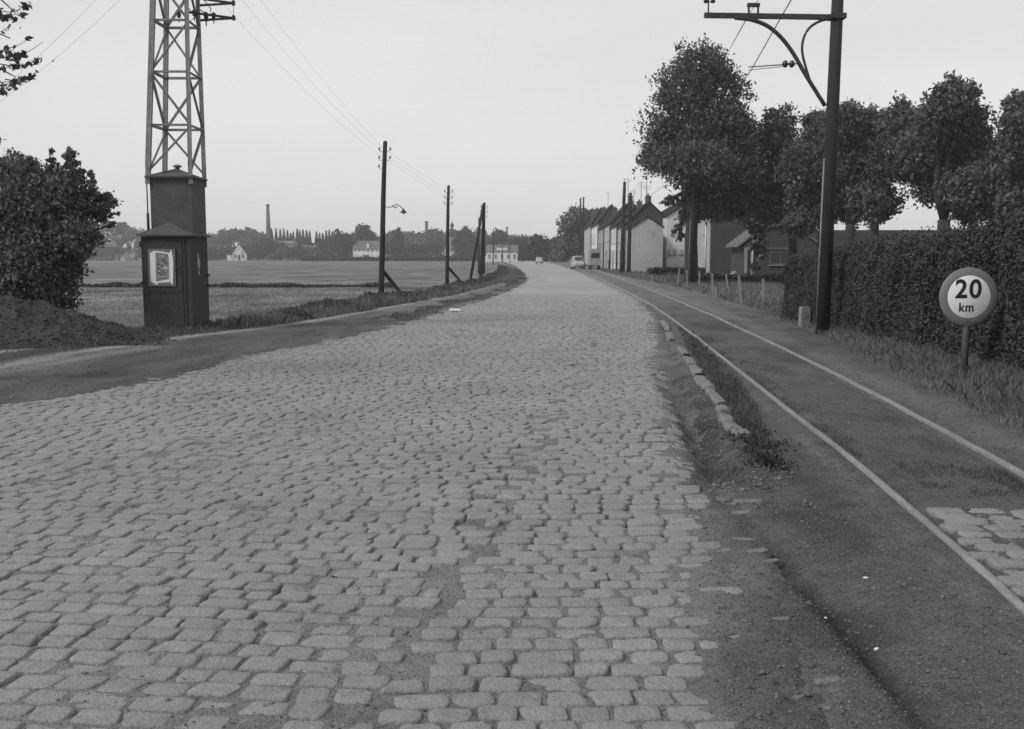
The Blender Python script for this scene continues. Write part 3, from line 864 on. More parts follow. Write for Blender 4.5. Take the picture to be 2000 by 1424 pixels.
# ------------------------------------------------------------------ hedge on the right
def hedge(name, label, pts, h, th, n, size, seed, m=M_hedge):
    """pts: base line (x,y) polyline"""
    t = thing(name, label, 'hedge', (pts[0][0], pts[0][1], 0))
    o = np.array([pts[0][0], pts[0][1], 0])
    P = np.array(pts, float); seg = np.linalg.norm(np.diff(P, axis=0), axis=1); cum = np.concatenate([[0], np.cumsum(seg)])
    hs = h if hasattr(h, '__len__') else [h] * len(pts)
    rng = np.random.default_rng(seed)
    def pos(s):
        x = np.interp(s, cum, P[:, 0]); y = np.interp(s, cum, P[:, 1])
        x2 = np.interp(s + .3, cum, P[:, 0]); y2 = np.interp(s + .3, cum, P[:, 1]); x1 = np.interp(s - .3, cum, P[:, 0]); y1 = np.interp(s - .3, cum, P[:, 1])
        d = np.hypot(x2 - x1, y2 - y1) + 1e-9
        return x, y, (y2 - y1) / d, -(x2 - x1) / d      # normal to the right of travel
    s = rng.random(n) * cum[-1]
    x, y, nx, ny = pos(s)
    H_ = np.interp(s, cum, hs) * (1 + .10 * (fbm(s * .9, s * 0, seed, 3) - .5))
    a_ = rng.random(n)
    face = rng.random(n)
    q = np.where(face < .62, 0.0 + .22 * rng.random(n) ** 2, rng.random(n))
    zz = np.where(face < .62, rng.random(n), 1 - .12 * rng.random(n) ** 2)
    off = q * th
    belly = .28 * (fbm(s * 1.3, zz * 2.2 + 5, seed + 2, 4) - .5) * 1.2
    off = off + belly * (q < .4) + .12 * np.maximum(0, zz - .85) / .15 * (q < .3)
    x = x + nx * off; y = y + ny * off
    C = np.stack([x, y, H(x, y) + zz * H_ + rng.normal(0, .02, n) + np.abs(rng.normal(0, .07, n)) * (rng.random(n) < .12) * (zz > .9)], 1) - o
    V, F = leaf_mesh(C, size, rng, 0, 1.7, .25)
    np_mesh('foliage', V, F, m, t)
    # inner stems
    ss = np.arange(0, cum[-1], .35)
    x, y, nx, ny = pos(ss)
    mb = MB()
    for i in range(len(ss)):
        hh = float(np.interp(ss[i], cum, hs))
        for k in range(2):
            px, py = x[i] + nx[i] * th * (.35 + .3 * k) - o[0], y[i] + ny[i] * th * (.35 + .3 * k) - o[1]
            g = gz(px + o[0], py + o[1])
            mb.tube([(px, py, g - .05), (px + R.uniform(-.12, .12), py + R.uniform(-.12, .12), g + hh * .85)], [.03, .012], 5)
    # dense twiggy heart of the hedge
    ns = len(ss)
    vs, fs = [], []
    for i in range(ns):
        hh = float(np.interp(ss[i], cum, hs))
        g = gz(x[i], y[i])
        for q_, z_ in ((.26, .08), (.24, .55), (.32, .86), (.8, .86), (.85, .08)):
            j = R.uniform(-.05, .05)
            vs.append((x[i] + nx[i] * (th * q_ + j) - o[0], y[i] + ny[i] * (th * q_ + j) - o[1], g + hh * z_ + j * .6))
    for i in range(ns - 1):
        for k in range(5): fs.append((i * 5 + k, (i + 1) * 5 + k, (i + 1) * 5 + (k + 1) % 5, i * 5 + (k + 1) % 5))
    fs.append((0, 1, 2, 3, 4)); fs.append(tuple((ns - 1) * 5 + k for k in (4, 3, 2, 1, 0)))
    mb.build('stems', M_bark, t)
    MB().add(vs, fs).build('heart_wood', M_hedge, t)
    return t
hb = []
for u, v in [(2300, 890), (2000, 742), (1880, 700), (1700, 652), (1600, 624), (1515, 606)]:
    x, y, _ = spot(u, v, 0.22); hb.append((x + .17, y))
hb = [(hb[0][0] - .2, 4.0)] + hb + [(hb[-1][0] + 2.2, hb[-1][1] + .6)]
hh_ = []
for (x, y) in hb:
    hh_.append(np.interp(y, [9, 12, 16, 21, 30], [1.82, 1.82, 1.75, 1.65, 1.42]))
hedge('hedge', 'tall clipped dark hedge behind the round sign and the tram pole', hb[::-1], hh_[::-1], -1.3, 1, .1, 1) if False else None
big_hedge = hedge('hedge', 'tall clipped dark hedge behind the round sign and the tram pole', hb, hh_, 1.3, 300000, .034, 401)

# ------------------------------------------------------------------ trees on the right
trees_r = 'row of broadleaf trees beyond the hedge'
b = spot(1348, 556)
tree('tree', 'tallest broad dark tree standing by the second tram pole', 'tree', (b[0], b[1], 0),
     [lob(1372, 128, 52, 58, 0, 45), lob(1335, 170, 52, 58, -1, 50), lob(1400, 190, 58, 58, 1, 60), lob(1345, 245, 82, 58, 0, 60), lob(1415, 270, 66, 58, 1, 55), lob(1295, 300, 45, 58, 0, 42),
      lob(1355, 320, 78, 58, -2, 45), lob(1440, 330, 48, 58, 0, 45), lob(1400, 385, 62, 58, 1, 45), lob(1350, 395, 26, 58, 0, 45), lob(1308, 390, 18, 58, 0, 12), lob(1326, 455, 11, 58, .3, 26), lob(1440, 250, 34, 58, 0, 40)],
     40000, .135, M_leaf, .36, 5.0, 501, trees_r, 26, .15, .35, 50, .35)
TR = [
 ('slender upright tree just right of the tallest tree', 1545, 60, [(1520, 245, 30, 42), (1505, 300, 42, 50), (1540, 320, 38, 50), (1500, 380, 55, 45), (1540, 400, 50, 40), (1450, 392, 40, 32)], .28),
 ('dark tree whose crown is crossed by the tram pole', 1602, 57, [(1596, 265, 36, 45), (1580, 330, 50, 50), (1612, 320, 45, 50), (1590, 400, 48, 40), (1560, 440, 30, 25)], .26),
 ('broad tree with forked trunk right of the tram pole', 1655, 55, [(1650, 240, 38, 40), (1700, 260, 42, 45), (1665, 330, 62, 55), (1650, 400, 45, 40), (1710, 390, 45, 35)], .30),
 ('tree leaning over the gap with the bright sky', 1702, 53, [(1755, 245, 40, 40), (1765, 310, 60, 40), (1720, 300, 40, 50), (1712, 400, 22, 35)], .28),
 ('highest crowned tree above the long low roof', 1836, 48, [(1862, 195, 42, 42), (1835, 230, 42, 40), (1885, 235, 45, 40), (1850, 290, 85, 55), (1800, 320, 45, 28), (1910, 315, 55, 50), (1845, 365, 60, 35)], .34),
 ('tree with low spreading crown above the hedge', 1893, 46, [(1935, 330, 50, 45), (1905, 370, 55, 40), (1950, 400, 50, 30), (1890, 410, 28, 25)], .26),
 ('tree at the right edge behind the hedge', 2015, 44, [(1990, 225, 28, 40), (2015, 270, 55, 60), (2030, 350, 70, 55), (1990, 400, 40, 30)], .26)]
for i, (lb, u, Y, ls, tr_) in enumerate(TR):
    x = (u - 1000) / FPX * Y
    tree('tree', lb, 'tree', (x, Y, gz(x, Y)), [lob(a_, b_, c_, Y, R.uniform(-1.5, 1.5), d_) for a_, b_, c_, d_ in ls], 24000, .13, M_leaf, tr_, 3.2, 510 + i, trees_r, 26, .16, .35, 40, .6)
x = (1481 - 1000) / FPX * 66
tree('ivy_clad_tree', 'slim leaning ivy clad tree in front of the low annex', 'tree', (x - .3, 66, 0), [lob(1482, 470, 13, 66, 0, 40), lob(1478, 425, 25, 66, 0, 25), lob(1476, 520, 7, 66, 0, 20)], 2600, .2, M_leaf, .12, 3.4, 540, trees_r, 20, .2, .3, 4)
x = (1546 - 1000) / FPX * 50
# foreground bush on the left
bb = spot(95, 640)
Yb = 21.5
tree('bush', 'large leafy bush leaning over the soil heap at the left edge', 'bush', ((60 - 1000) / FPX * Yb, Yb, 0),
     [lob(-30, 400, 95, Yb, .5, 85), lob(60, 395, 75, Yb, 0, 70), lob(130, 385, 55, Yb, 0, 50), lob(190, 400, 32, Yb, .3, 30), lob(90, 470, 75, Yb, .2, 65), lob(150, 460, 45, Yb, -.3, 40), lob(30, 520, 85, Yb, -.2, 75), lob(115, 530, 40, Yb, .1, 50),
      lob(-60, 520, 100, Yb, .3, 100), lob(110, 585, 35, Yb, .2, 40), lob(30, 330, 34, Yb, 0, 30), lob(140, 325, 16, Yb, 0, 26), lob(-120, 430, 110, Yb, 1, 120)] + [lob(u_, v_, a_, Yb, R.uniform(-.4, .4), b_) for u_, v_, a_, b_ in [(100, 312, 7, 22), (92, 330, 9, 22), (133, 316, 7, 24), (138, 340, 10, 20), (60, 325, 8, 20), (20, 332, 9, 22), (160, 348, 8, 20), (178, 356, 6, 20), (205, 385, 12, 10), (222, 392, 9, 5), (226, 418, 10, 5), (205, 425, 12, 8), (215, 440, 10, 5), (190, 460, 12, 7), (172, 480, 10, 8), (40, 318, 6, 18), (5, 322, 7, 16), (115, 335, 6, 22)]],
     76000, .058, M_leaf2, .10, 1.1, 560, None, 20, .17, .3, 110, .5)
def bare_twigs():
    mb = MB()
    for i in range(46):
        u0, v0 = R.uniform(0, 200), R.uniform(340, 400)
        u1, v1 = u0 + R.uniform(-15, 30), v0 - R.uniform(35, 85) + max(0, u0 - 130) * .3
        limb(mb, at(u0, v0, Yb), at(u1, v1, Yb + R.uniform(-.3, .3)), .008, .003, i, 4, 3, .02)
    return mb

# overhanging branches upper left: tree stands left of the frame
def hanging_tree():
    Y = 12.0
    tx = (-360 - 1000) / FPX * Y
    t = thing('overhanging_tree', 'tree left of the view whose leafy twigs hang into the upper left corner', 'tree', (tx, Y, 0))
    mb = MB(); C = []
    limb(mb, (0, 0, -.1), (.3, .2, 5.2), .22, .14, 3, 10, 6, 0)
    rng = np.random.default_rng(77)
    o = Vector((tx, Y, 0))
    def P(u, v, dy=0): return Vector(at(u, v, Y + dy)) - o
    main = [((-90, -40), (25, 20)), ((-120, 60), (20, 75)), ((-120, 130), (30, 150)), ((-140, -120), (-10, -20)), ((-130, 230), (2, 270))]
    tw = [(-30, 10, 45, 28), (-30, 0, 28, 35), (-20, 15, 55, 8), (-60, 100, 62, 72), (0, 110, 84, 82), (20, 125, 75, 115), (-30, 150, 58, 150), (30, 155, 72, 140), (-40, 110, 20, 95), (-30, 160, 25, 168), (-30, 130, 38, 122), (-60, 60, 12, 55), (-50, 150, 8, 178), (-40, 262, 14, 272)]
    for i, (p, q) in enumerate(main):
        limb(mb, (.3, .2, 4.6 + i * .1), P(*p), .06, .025, 40 + i); limb(mb, P(*p), P(*q), .02, .006, 60 + i, 5)
    for i, (u0, v0, u1, v1) in enumerate(tw):
        dy = R.uniform(-.3, .3)
        p, q = P(u0 - 20, v0, dy), P(u1, v1, dy)
        limb(mb, p, q, .007, .0025, 80 + i, 4, 5, -.12)
        for k in range(11):
            f = R.uniform(.25, 1.02)
            c = p.lerp(q, min(f, 1)) + Vector((0, 0, -.12 * (q - p).length * math.sin(math.pi * min(f, 1))))
            for _ in range(3): C.append(c + Vector((R.uniform(-.03, .03), R.uniform(-.03, .03), R.uniform(-.035, .02))))
    for k in range(2600):      # the fuller crown outside and at the edge of the view
        C.append(Vector((max(-2, min(1.7, R.gauss(-.3, 1.0))), R.gauss(0, 1.1), 5.6 + R.gauss(0, .9))))
    V, F = leaf_mesh(np.array([list(c) for c in C]), .046, rng, 0, 1.8, -.2)
    np_mesh('crown', V, F, M_leaf, t)
    mb.build('trunk', M_bark, t)
hanging_tree()

# ------------------------------------------------------------------ soil heap
def heap_z(X, Y):
    yc = 18.9 + (X + 8) * 0.12
    crest = np.interp(X, [-15, -11, -9.6, -8.8, -8.3, -7.7, -7.0, -6.5], [.95, .88, .88, .80, .55, .36, .12, 0.0])
    wd = np.interp(X, [-15, -9, -7, -6.2], [2.3, 1.75, 1.15, .8]) * (.8 + .4 * fbm(X * .9, X * 0, 4, 2))
    prof = np.clip(1 - np.abs((Y - yc) / wd) ** 1.35, 0, 1)
    Z = crest * prof + .30 * (fbm(X * 1.5, Y * 1.5, 5, 5) - .5) * (prof > 0) * np.minimum(1, crest * 2.0) * np.minimum(1, prof * 3) + .10 * (fbm(X * 6, Y * 6, 6, 3) - .5) * np.minimum(1, prof * 2)
    return Z + H(X, Y) - .05 * (1 - np.minimum(1, prof * 6))
def heap():
    nx, ny = 260, 130
    x0, x1, y0, y1 = -15.0, -6.2, 16.2, 21.6
    X, Y = np.meshgrid(np.linspace(x0, x1, nx), np.linspace(y0, y1, ny))
    Z = heap_z(X, Y)
    V = np.stack([X, Y, Z], -1).reshape(-1, 3)
    i = np.arange(ny - 1)[:, None] * nx + np.arange(nx - 1)[None, :]
    F = np.stack([i, i + 1, i + nx + 1, i + nx], -1).reshape(-1, 4)
    o = np_mesh('soil_heap', V, F, M_soil, None, True)
    tag(o, 'long dark heap of soil at the foot of the bush beside the path', 'soil heap')
heap()
grass_area('grass', 'tufts of grass growing on the soil heap', lambda y: (np.full_like(y, -12.5), np.full_like(y, -6.6)), 16.6, 20.6, 3500, 0.07, 0.008, M_grassd, 306, 1.0,
           lambda x, y, r: (fbm(x * 1.6, y * 1.6, 95, 3) > .52) , zf=heap_z)
gravel('gravel', 'clods and crumbs on the soil heap', lambda y: (np.full_like(y, -12.5), np.full_like(y, -6.4)), 16.4, 19.5, 5000, 0.018, M_soil, 256, heap_z)

# ------------------------------------------------------------------ transformer kiosk with lattice mast
def kiosk():
    x0, x1, y0, y1 = -7.77, -6.74, 21.6, 22.8
    t = thing('transformer_kiosk', 'dark electricity kiosk with a lattice steel mast on its roof', 'electric kiosk', (x0, y0, 0))
    def L(x, y, z): return (x - x0, y - y0, z)
    def B(mb, a_, b_, c_, d_, e_, f_): return mb.box(a_ - x0, b_ - x0, c_ - y0, d_ - y0, e_, f_)
    zb = -.1
    zl = 2.0
    mb = MB(); B(mb, x0, x1, y0, y1, zb, zl)
    mb.build('lower_housing', M_kioskd, t)
    # door leaf, panels and rails standing proud of the front
    mb = MB(); B(mb, x0 + .05, x1 - .18, y0 - .014, y0, .14, .82); B(mb, x0 + .05, x1 - .18, y0 - .014, y0, .86, 1.93)
    door = mb.build('door', M_kioskd, t)
    mb = MB(); B(mb, x1 - .34, x1 - .24, y0 - .035, y0 - .014, 1.33, 1.36); B(mb, x1 - .26, x1 - .235, y0 - .03, y0 - .014, 1.24, 1.36)
    mb.build('handle', M_irond, door)
    mb = MB(); B(mb, x0 - .012, x1 + .012, y0 - .022, y0 - .014, .825, .85); mb.build('door_rail', M_kioskd, t)
    mb = MB(); B(mb, x0, x1, y0 - .03, y0, .0, .13); mb.build('plinth', M_kioskd, t)
    for bb_ in ((x0 - .035, x0, y0 - .02, y0 + .12, 1.0, 1.07), (x0 - .035, x0, y0 - .02, y0 + .12, 1.78, 1.9), (x1, x1 + .03, y1 - .14, y1 + .02, .92, .98), (x1, x1 + .03, y1 - .14, y1 + .02, 1.15, 1.2)):
        mb = MB(); B(mb, *bb_); mb.build('hinge', M_kioskd, t)
    mb = MB(); B(mb, x1 - .155, x1 - .115, y0 - .016, y0 - .002, .0, 1.95); B(mb, x1 - .05, x1 + .004, y0 - .02, y0 + .0, .0, 1.95)
    mb.build('corner_trim', M_irond, t)
    # lower roof: hipped skirt rising to a point against the upper shaft
    ux0, ux1, uy0, uy1 = x0 + .15, x1 - .005, y0 + .22, y1 - .02
    def roof(a0, a1, b0, b1, ze, zt, py0, py1, name, m):
        cx = (a0 + a1) / 2 + .02
        vs = [L(a0, b0, ze), L(a1, b0, ze), L(a1, b1, ze), L(a0, b1, ze), L(cx, py0, zt), L(cx, py1, zt), L(a0, b0, ze - .035), L(a1, b0, ze - .035), L(a1, b1, ze - .035), L(a0, b1, ze - .035)]
        MB().add(vs, [(0, 1, 4), (1, 2, 5, 4), (2, 3, 5), (3, 0, 4, 5), (6, 7, 1, 0), (7, 8, 2, 1), (8, 9, 3, 2), (9, 6, 0, 3), (9, 8, 7, 6)]).build(name, m, t)
    roof(x0 - .06, x1 + .07, y0 - .09, y1 + .05, 2.045, 2.31, uy0 - .01, y1 - .1, 'skirt_roof', M_roofk)
    zu = 3.24
    mb = MB(); B(mb, ux0, ux1, uy0, uy1, zl - .05, zu)
    mb.build('upper_shaft', M_kiosk, t)
    roof(ux0 - .08, ux1 + .05, uy0 - .08, uy1 + .05, zu + .03, zu + .22, (uy0 + uy1) / 2 - .1, (uy0 + uy1) / 2 + .1, 'cap_roof', M_roofk)
    mb = MB(); c = L((ux0 + ux1) / 2, (uy0 + uy1) / 2, zu + .18)
    mb.lathe(c, [(.05, 0), (.05, .07), (.10, .075), (.09, .11), (.03, .13)], 10)
    mb.build('roof_vent', M_iron, t)
    # mast
    ztop = 9.2
    fl0, fr0, bl0, br0 = (ux0 - .03, uy0), (ux1 - .01, uy0), (ux0 - .0, uy1), (ux1 + .0, uy1)
    def leg(i, z):
        b0 = (fl0, fr0, br0, bl0)[i]; cx, cy = (ux0 + ux1) / 2, (uy0 + uy1) / 2
        f = 1 - .30 * (z - 3.2) / (8.2 - 3.2)
        return L(cx + .028 * (z - 3.2) + (b0[0] - cx) * f, cy + (b0[1] - cy) * f, z)
    for i in range(4):
        mb = MB(); mb.angle(leg(i, 3.1), leg(i, ztop), .085, .014, flip=-1 if i in (1, 2) else 1)
        mb.build('mast_leg', M_iron, t)
    # cable pipe on the left
    mb = MB(); px = ux0 - .07
    mb.tube([L(px, uy0 + .02, 2.1), L(px, uy0 + .02, 3.2), Vector(leg(0, 3.5)) + Vector((-.06, 0, 0)), Vector(leg(0, 9.0)) + Vector((-.06, 0, 0))], .014, 6)
    mb.tube([L(px, uy0 + .02, 2.1), L(px, uy0 + .02, 2.5)], .03, 8)
    mb.build('cable_pipe', M_irond, t)
    zr = [3.34, 4.42, 5.55, 6.68, 7.7, 8.6]
    zr = [at(290, 335, 21.8)[2], at(290, 243, 21.8)[2], at(290, 138, 21.8)[2], at(290, 36, 21.8)[2]]
    zr += [zr[-1] + .95, zr[-1] + 1.9]
    for z in zr[1:]:
        for i in range(4):
            mb = MB(); mb.angle(leg(i, z), leg((i + 1) % 4, z), .05, .009); mb.build('cross_bar', M_iron, t)
    for k in range(len(zr) - 1):
        for i in range(4):
            p, q = (zr[k] + .02, zr[k + 1] - .04)
            if (k + (i in (1, 3)) * 0) % 2: p, q = q, p
            if i == 3: p, q = q, p
            if i == 2: p, q = (zr[k], zr[k + 1]) if k % 2 == 0 else (zr[k + 1], zr[k])
            mb = MB(); mb.angle(leg(i, p), leg((i + 1) % 4, q), .045, .008); mb.build('brace', M_iron, t)
    # two triangular cross-arms pointing right, with insulators between them
    for zz in (zr[3] + .16, zr[3] + .47):
        z1 = zz
        tip = Vector(leg(1, z1)) + Vector((.82, .55, 0))
        mb = MB()
        mb.angle(leg(1, z1), tip, .05, .01); mb.angle(leg(2, z1), tip, .05, .01)
        mb.box(tip[0] - .03, tip[0] + .03, tip[1] - .03, tip[1] + .03, z1 - .05, z1 + .05)
        mb.build('cross_arm', M_irond, t)
    tip = Vector(leg(1, zr[3])) + Vector((.82, .55, .16))
    mb = MB(); mb.tube([tip + Vector((0, 0, -.05)), tip + Vector((0, 0, .34))], .006, 5); mb.build('tie_rod', M_irond, t)
    for k, (ox, oy) in enumerate(((.12, .1), (.30, .3), (.22, .6), (-.25, .25), (.45, .35))):
        c = Vector(leg(1, zr[3])) + Vector((ox, oy, .06))
        mb = MB(); mb.lathe(c, [(.012, -.06), (.012, .04), (.05, .045), (.03, .07), (.055, .085), (.03, .11), (.055, .125), (.03, .16), (.012, .17)], 9)
        mb.build('insulator', M_porc, t)
    mb = MB(); q = Vector(leg(1, zr[3]))
    mb.tube([q + Vector((.2, .2, .25)), q + Vector((.38, .3, .15)), q + Vector((.40, .35, .3)), q + Vector((.25, .3, .5)), q + Vector((0, .2, .62))], .012, 5)
    mb.tube([q + Vector((-.5, .3, .9)), q + Vector((-.1, .2, .4)), q + Vector((.1, .2, .1)), q + Vector((-.1, .25, -.05))], .012, 5)
    mb.tube([q + Vector((.25, .1, .9)), q + Vector((.18, .2, .4)), q + Vector((.1, .3, .0))], .016, 5)
    mb.build('jumper_cable', M_irond, t)
    return (x0, x1, y0, y1)
K = kiosk()
def poster():
    x0, x1, y0, y1 = K
    yy = y0 - .02
    def pp(zu, zv):      # measured on an enlargement of the notice board
        u, v = 280 + zu / 14.24, 475 + zv / 14.24
        p = at(u, v, yy); return (p[0], p[2])
    o = at(291, 562, yy); o = (o[0], yy, o[2])
    t = thing('notice_board', 'framed board with a torn white poster fixed to the front of the kiosk', 'poster board', o)
    def ext(poly, a_, b_, name, m, par=t):
        return MB().extr([(x - o[0], z - o[2]) for x, z in [pp(*q) for q in poly]], a_, b_).build(name, m, par)
    ext([(130, 155), (885, 165), (905, 1200), (150, 1190)], -.018, -.001, 'backing_board', M_board)
    paper = ext([(188, 280), (310, 205), (740, 270), (735, 1085), (430, 1105), (400, 1165), (340, 1145), (215, 1060)][::1], -.023, -.0185, 'poster_sheet', M_paper)
    ext([(740, 270), (795, 175), (825, 350), (850, 540), (835, 1170), (750, 1075)], -.034, -.0235, 'curled_edge', M_paper)
    pr = ext([(345, 250), (695, 300), (718, 420), (722, 1000), (365, 1060)], -.0245, -.0232, 'printed_picture', M_print, paper)
    def blot(cx, cy, w_, h_, d=-.0262):
        ps = [pp(cx + w_ * math.cos(a_) * R.uniform(.6, 1.1), cy + h_ * math.sin(a_) * R.uniform(.6, 1.1)) for a_ in [k * math.pi / 4 for k in range(8)]]
        return [(x - o[0], z - o[2]) for x, z in ps], d
    for cx, cy, w_, h_ in [(540, 560, 22, 30), (585, 610, 22, 40), (640, 680, 60, 45), (560, 700, 60, 22), (455, 770, 35, 28), (470, 650, 25, 40)]:
        ps, d = blot(cx, cy, w_, h_); MB().extr(ps, d, d + .0012).build('light_figure', mat('poster_light_ink', .42, .8, .3, 30), paper)
    for cx, cy, w_, h_ in [(430, 590, 35, 40), (580, 480, 45, 30), (625, 575, 18, 35), (450, 700, 32, 30), (520, 640, 18, 60), (565, 765, 18, 20), (425, 825, 28, 20), (600, 815, 30, 22), (520, 870, 60, 18)]:
        ps, d = blot(cx, cy, w_, h_, -.0275); MB().extr(ps, d, d + .001).build('dark_figure', mat('poster_dark_ink', .05, .8, .3, 30), paper)
    mk = MB()        # unreadable heading and foot line: short light strokes
    for cx, cy, w_, h_ in [(462, 355, 17, 42), (505, 360, 9, 36), (535, 365, 12, 40), (570, 350, 9, 36), (600, 345, 8, 30)] + [(395 + 42 * k, 935 + (k % 2) * 8, 13, 20) for k in range(8)]:
        q = [pp(cx - w_, cy - h_), pp(cx + w_, cy - h_), pp(cx + w_ * .8, cy + h_), pp(cx - w_, cy + h_)]
        MB().extr([(x - o[0], z - o[2]) for x, z in q], -.0285, -.0276).build('printed_stroke', mat('poster_letter_ink', .34, .8, .3, 30), paper)
poster()
def torn_notice():
    x0, x1, y0, y1 = K
    poly = [(.30, 1.62), (.36, 1.66), (.40, 1.55), (.47, 1.50), (.46, 1.38), (.40, 1.32), (.41, 1.23), (.36, 1.17), (.33, 1.22), (.34, 1.33), (.28, 1.42), (.29, 1.54)]
    n = len(poly)
    vs = [(x1 + .002, y0 + a_ + .15, b_) for a_, b_ in poly] + [(x1 + .006, y0 + a_ + .15, b_) for a_, b_ in poly]
    fs = [tuple(range(n))[::-1], tuple(range(n, 2 * n))] + [(i, (i + 1) % n, (i + 1) % n + n, i + n) for i in range(n)]
    o = MB().add(vs, fs).build('torn_notice', mat('torn_paper', .28, .8, .4, 30))
    tag(o, 'narrow torn scrap of notice stuck on the right side of the kiosk', 'notice')
torn_notice()

# ------------------------------------------------------------------ utility poles
def pole_thing(name, label, cat, ub, vb, ut, vt, r, group, Y=None, ins=True, lamp=False, strut=None, cap=True, rows=3):
    if Y is None: Y = spot(ub, vb)[1]
    b_ = at(ub, vb, Y); z0 = gz(b_[0], Y)
    b_ = (b_[0], Y, min(b_[2], z0))
    tp_ = at(ut, vt, Y)
    t = thing(name, label, cat, b_, 0, group)
    q = Vector(tp_) - Vector(b_)
    mb = MB()
    pts = [Vector((0, 0, -.3))] + [q * (k / 6) + Vector((R.uniform(-.012, .012), R.uniform(-.012, .012), 0)) for k in range(1, 7)]
    mb.tube(pts + [q * 1.005], [r * 1.12] + [r * (1.1 - .35 * k / 6) for k in range(1, 7)] + [r * .3], 10)
    mb.build('post', M_pole, t)
    if ins:
        for k in range(rows):
            for s in (-1, 1):
                if k == 2 and s == 1 and lamp: continue
                z = q.z - .30 - k * .32; x = q.x * z / q.z
                mb = MB()
                mb.tube([(x + s * r * .8, 0, z - .06), (x + s * (r + .07), 0, z - .08), (x + s * (r + .10), 0, z)], .012, 5)
                mb.lathe((x + s * (r + .10), 0, z - .01), [(.02, 0), (.042, .01), (.034, .05), (.04, .06), (.032, .10), (.012, .12)], 8)
                mb.build('insulator', mat('glazed_insulator', .3, .3, .1, 5), t)
    if strut:
        (su, sv), (eu, ev), sr = strut
        Ys = Y + (0 if len(strut) < 4 else strut[3])
        p = Vector(at(su, sv, Y)) - Vector(b_); e_ = spot(eu, ev)
        e_ = Vector(e_) - Vector(b_)
        e_.z = -.1
        mb = MB(); mb.tube([p, e_], [sr * .9, sr], 8); mb.build('strut', M_pole, t)
    if lamp:
        s = Y / FPX
        def Q(u, v): return Vector(at(u, v, Y)) - Vector(b_)
        mb = MB()
        mb.tube([Q(749, 404), Q(762, 405), Q(769, 401), Q(776, 399), Q(781, 402), Q(786, 408)], .016, 6)
        mb.tube([Q(767, 402), Q(771, 406), Q(777, 403)], .02, 5)
        arm = mb.build('lamp_arm', M_irond, t)
        c = Q(788, 411)
        mb = MB(); mb.lathe(c + Vector((0, 0, -.09)), [(.13, 0), (.10, .05), (.045, .10), (.03, .16)], 12); mb.build('lamp_shade', M_irond, t)
        mb = MB(); mb.lathe(c + Vector((0, 0, -.15)), [(.015, 0), (.05, .03), (.04, .07)], 10); mb.build('bulb', mat('opal_glass', .5, .2, 0), t)
    return t
GL = 'timber line poles along the edge of the field'
pole_thing('utility_pole', 'tallest line pole with a curved lamp bracket and a prop', 'utility pole', 744, 582, 752, 277, .105, GL, None, True, True, ((747, 528), (786, 571), .085))
pole_thing('utility_pole', 'second line pole at the field edge, with a prop and no lamp', 'utility pole', 873, 558, 876, 363, .10, GL, None, True, False, ((875, 522), (903, 549), .08))
pole_thing('utility_pole', 'line pole with a second pole propping it, before the white villa', 'utility pole', 939, 546, 946, 396, .12, GL, None, True, False, ((944, 399), (918, 547), .10))
pole_thing('utility_pole', 'thin line pole close behind the propped pair', 'utility pole', 935, 531, 935, 425, .08, GL, 100, False)
pole_thing('utility_pole', 'plain line pole standing behind the propped pair on its right', 'utility pole', 945, 530, 946, 400, .12, GL, 98, False)
pole_thing('utility_pole', 'thin far line pole before the left half of the white villa', 'utility pole', 963, 516, 964, 447, .11, GL, 190, False)
pole_thing('utility_pole', 'thin far line pole before the middle of the white villa', 'utility pole', 981, 514, 981, 472, .11, GL, 225, False)
pole_thing('utility_pole', 'thin far line pole before the right end of the white villa', 'utility pole', 996, 514, 996, 477, .10, GL, 240, False)
pole_thing('utility_pole', 'pale far line pole between the villa and the distant car', 'utility pole', 1021, 513, 1021, 477, .10, GL, 250, False)
GR = 'poles along the tramline'
pole_thing('utility_pole', 'tall dark pole before the low pale gable, the taller of the pair', 'utility pole', 1214, 537, 1220, 356, .17, GR, 88, False)
pole_thing('utility_pole', 'shorter thick pole at the left corner of the pale gable', 'utility pole', 1228, 536, 1231, 377, .18, GR, 89, False)
pole_thing('utility_pole', 'left one of the far pole pair in front of the leafy tree', 'utility pole', 1132, 522, 1134, 387, .14, GR, 145, False)
pole_thing('utility_pole', 'right one of the far pole pair at the end of the terrace', 'utility pole', 1138, 522, 1140, 385, .14, GR, 147, False)

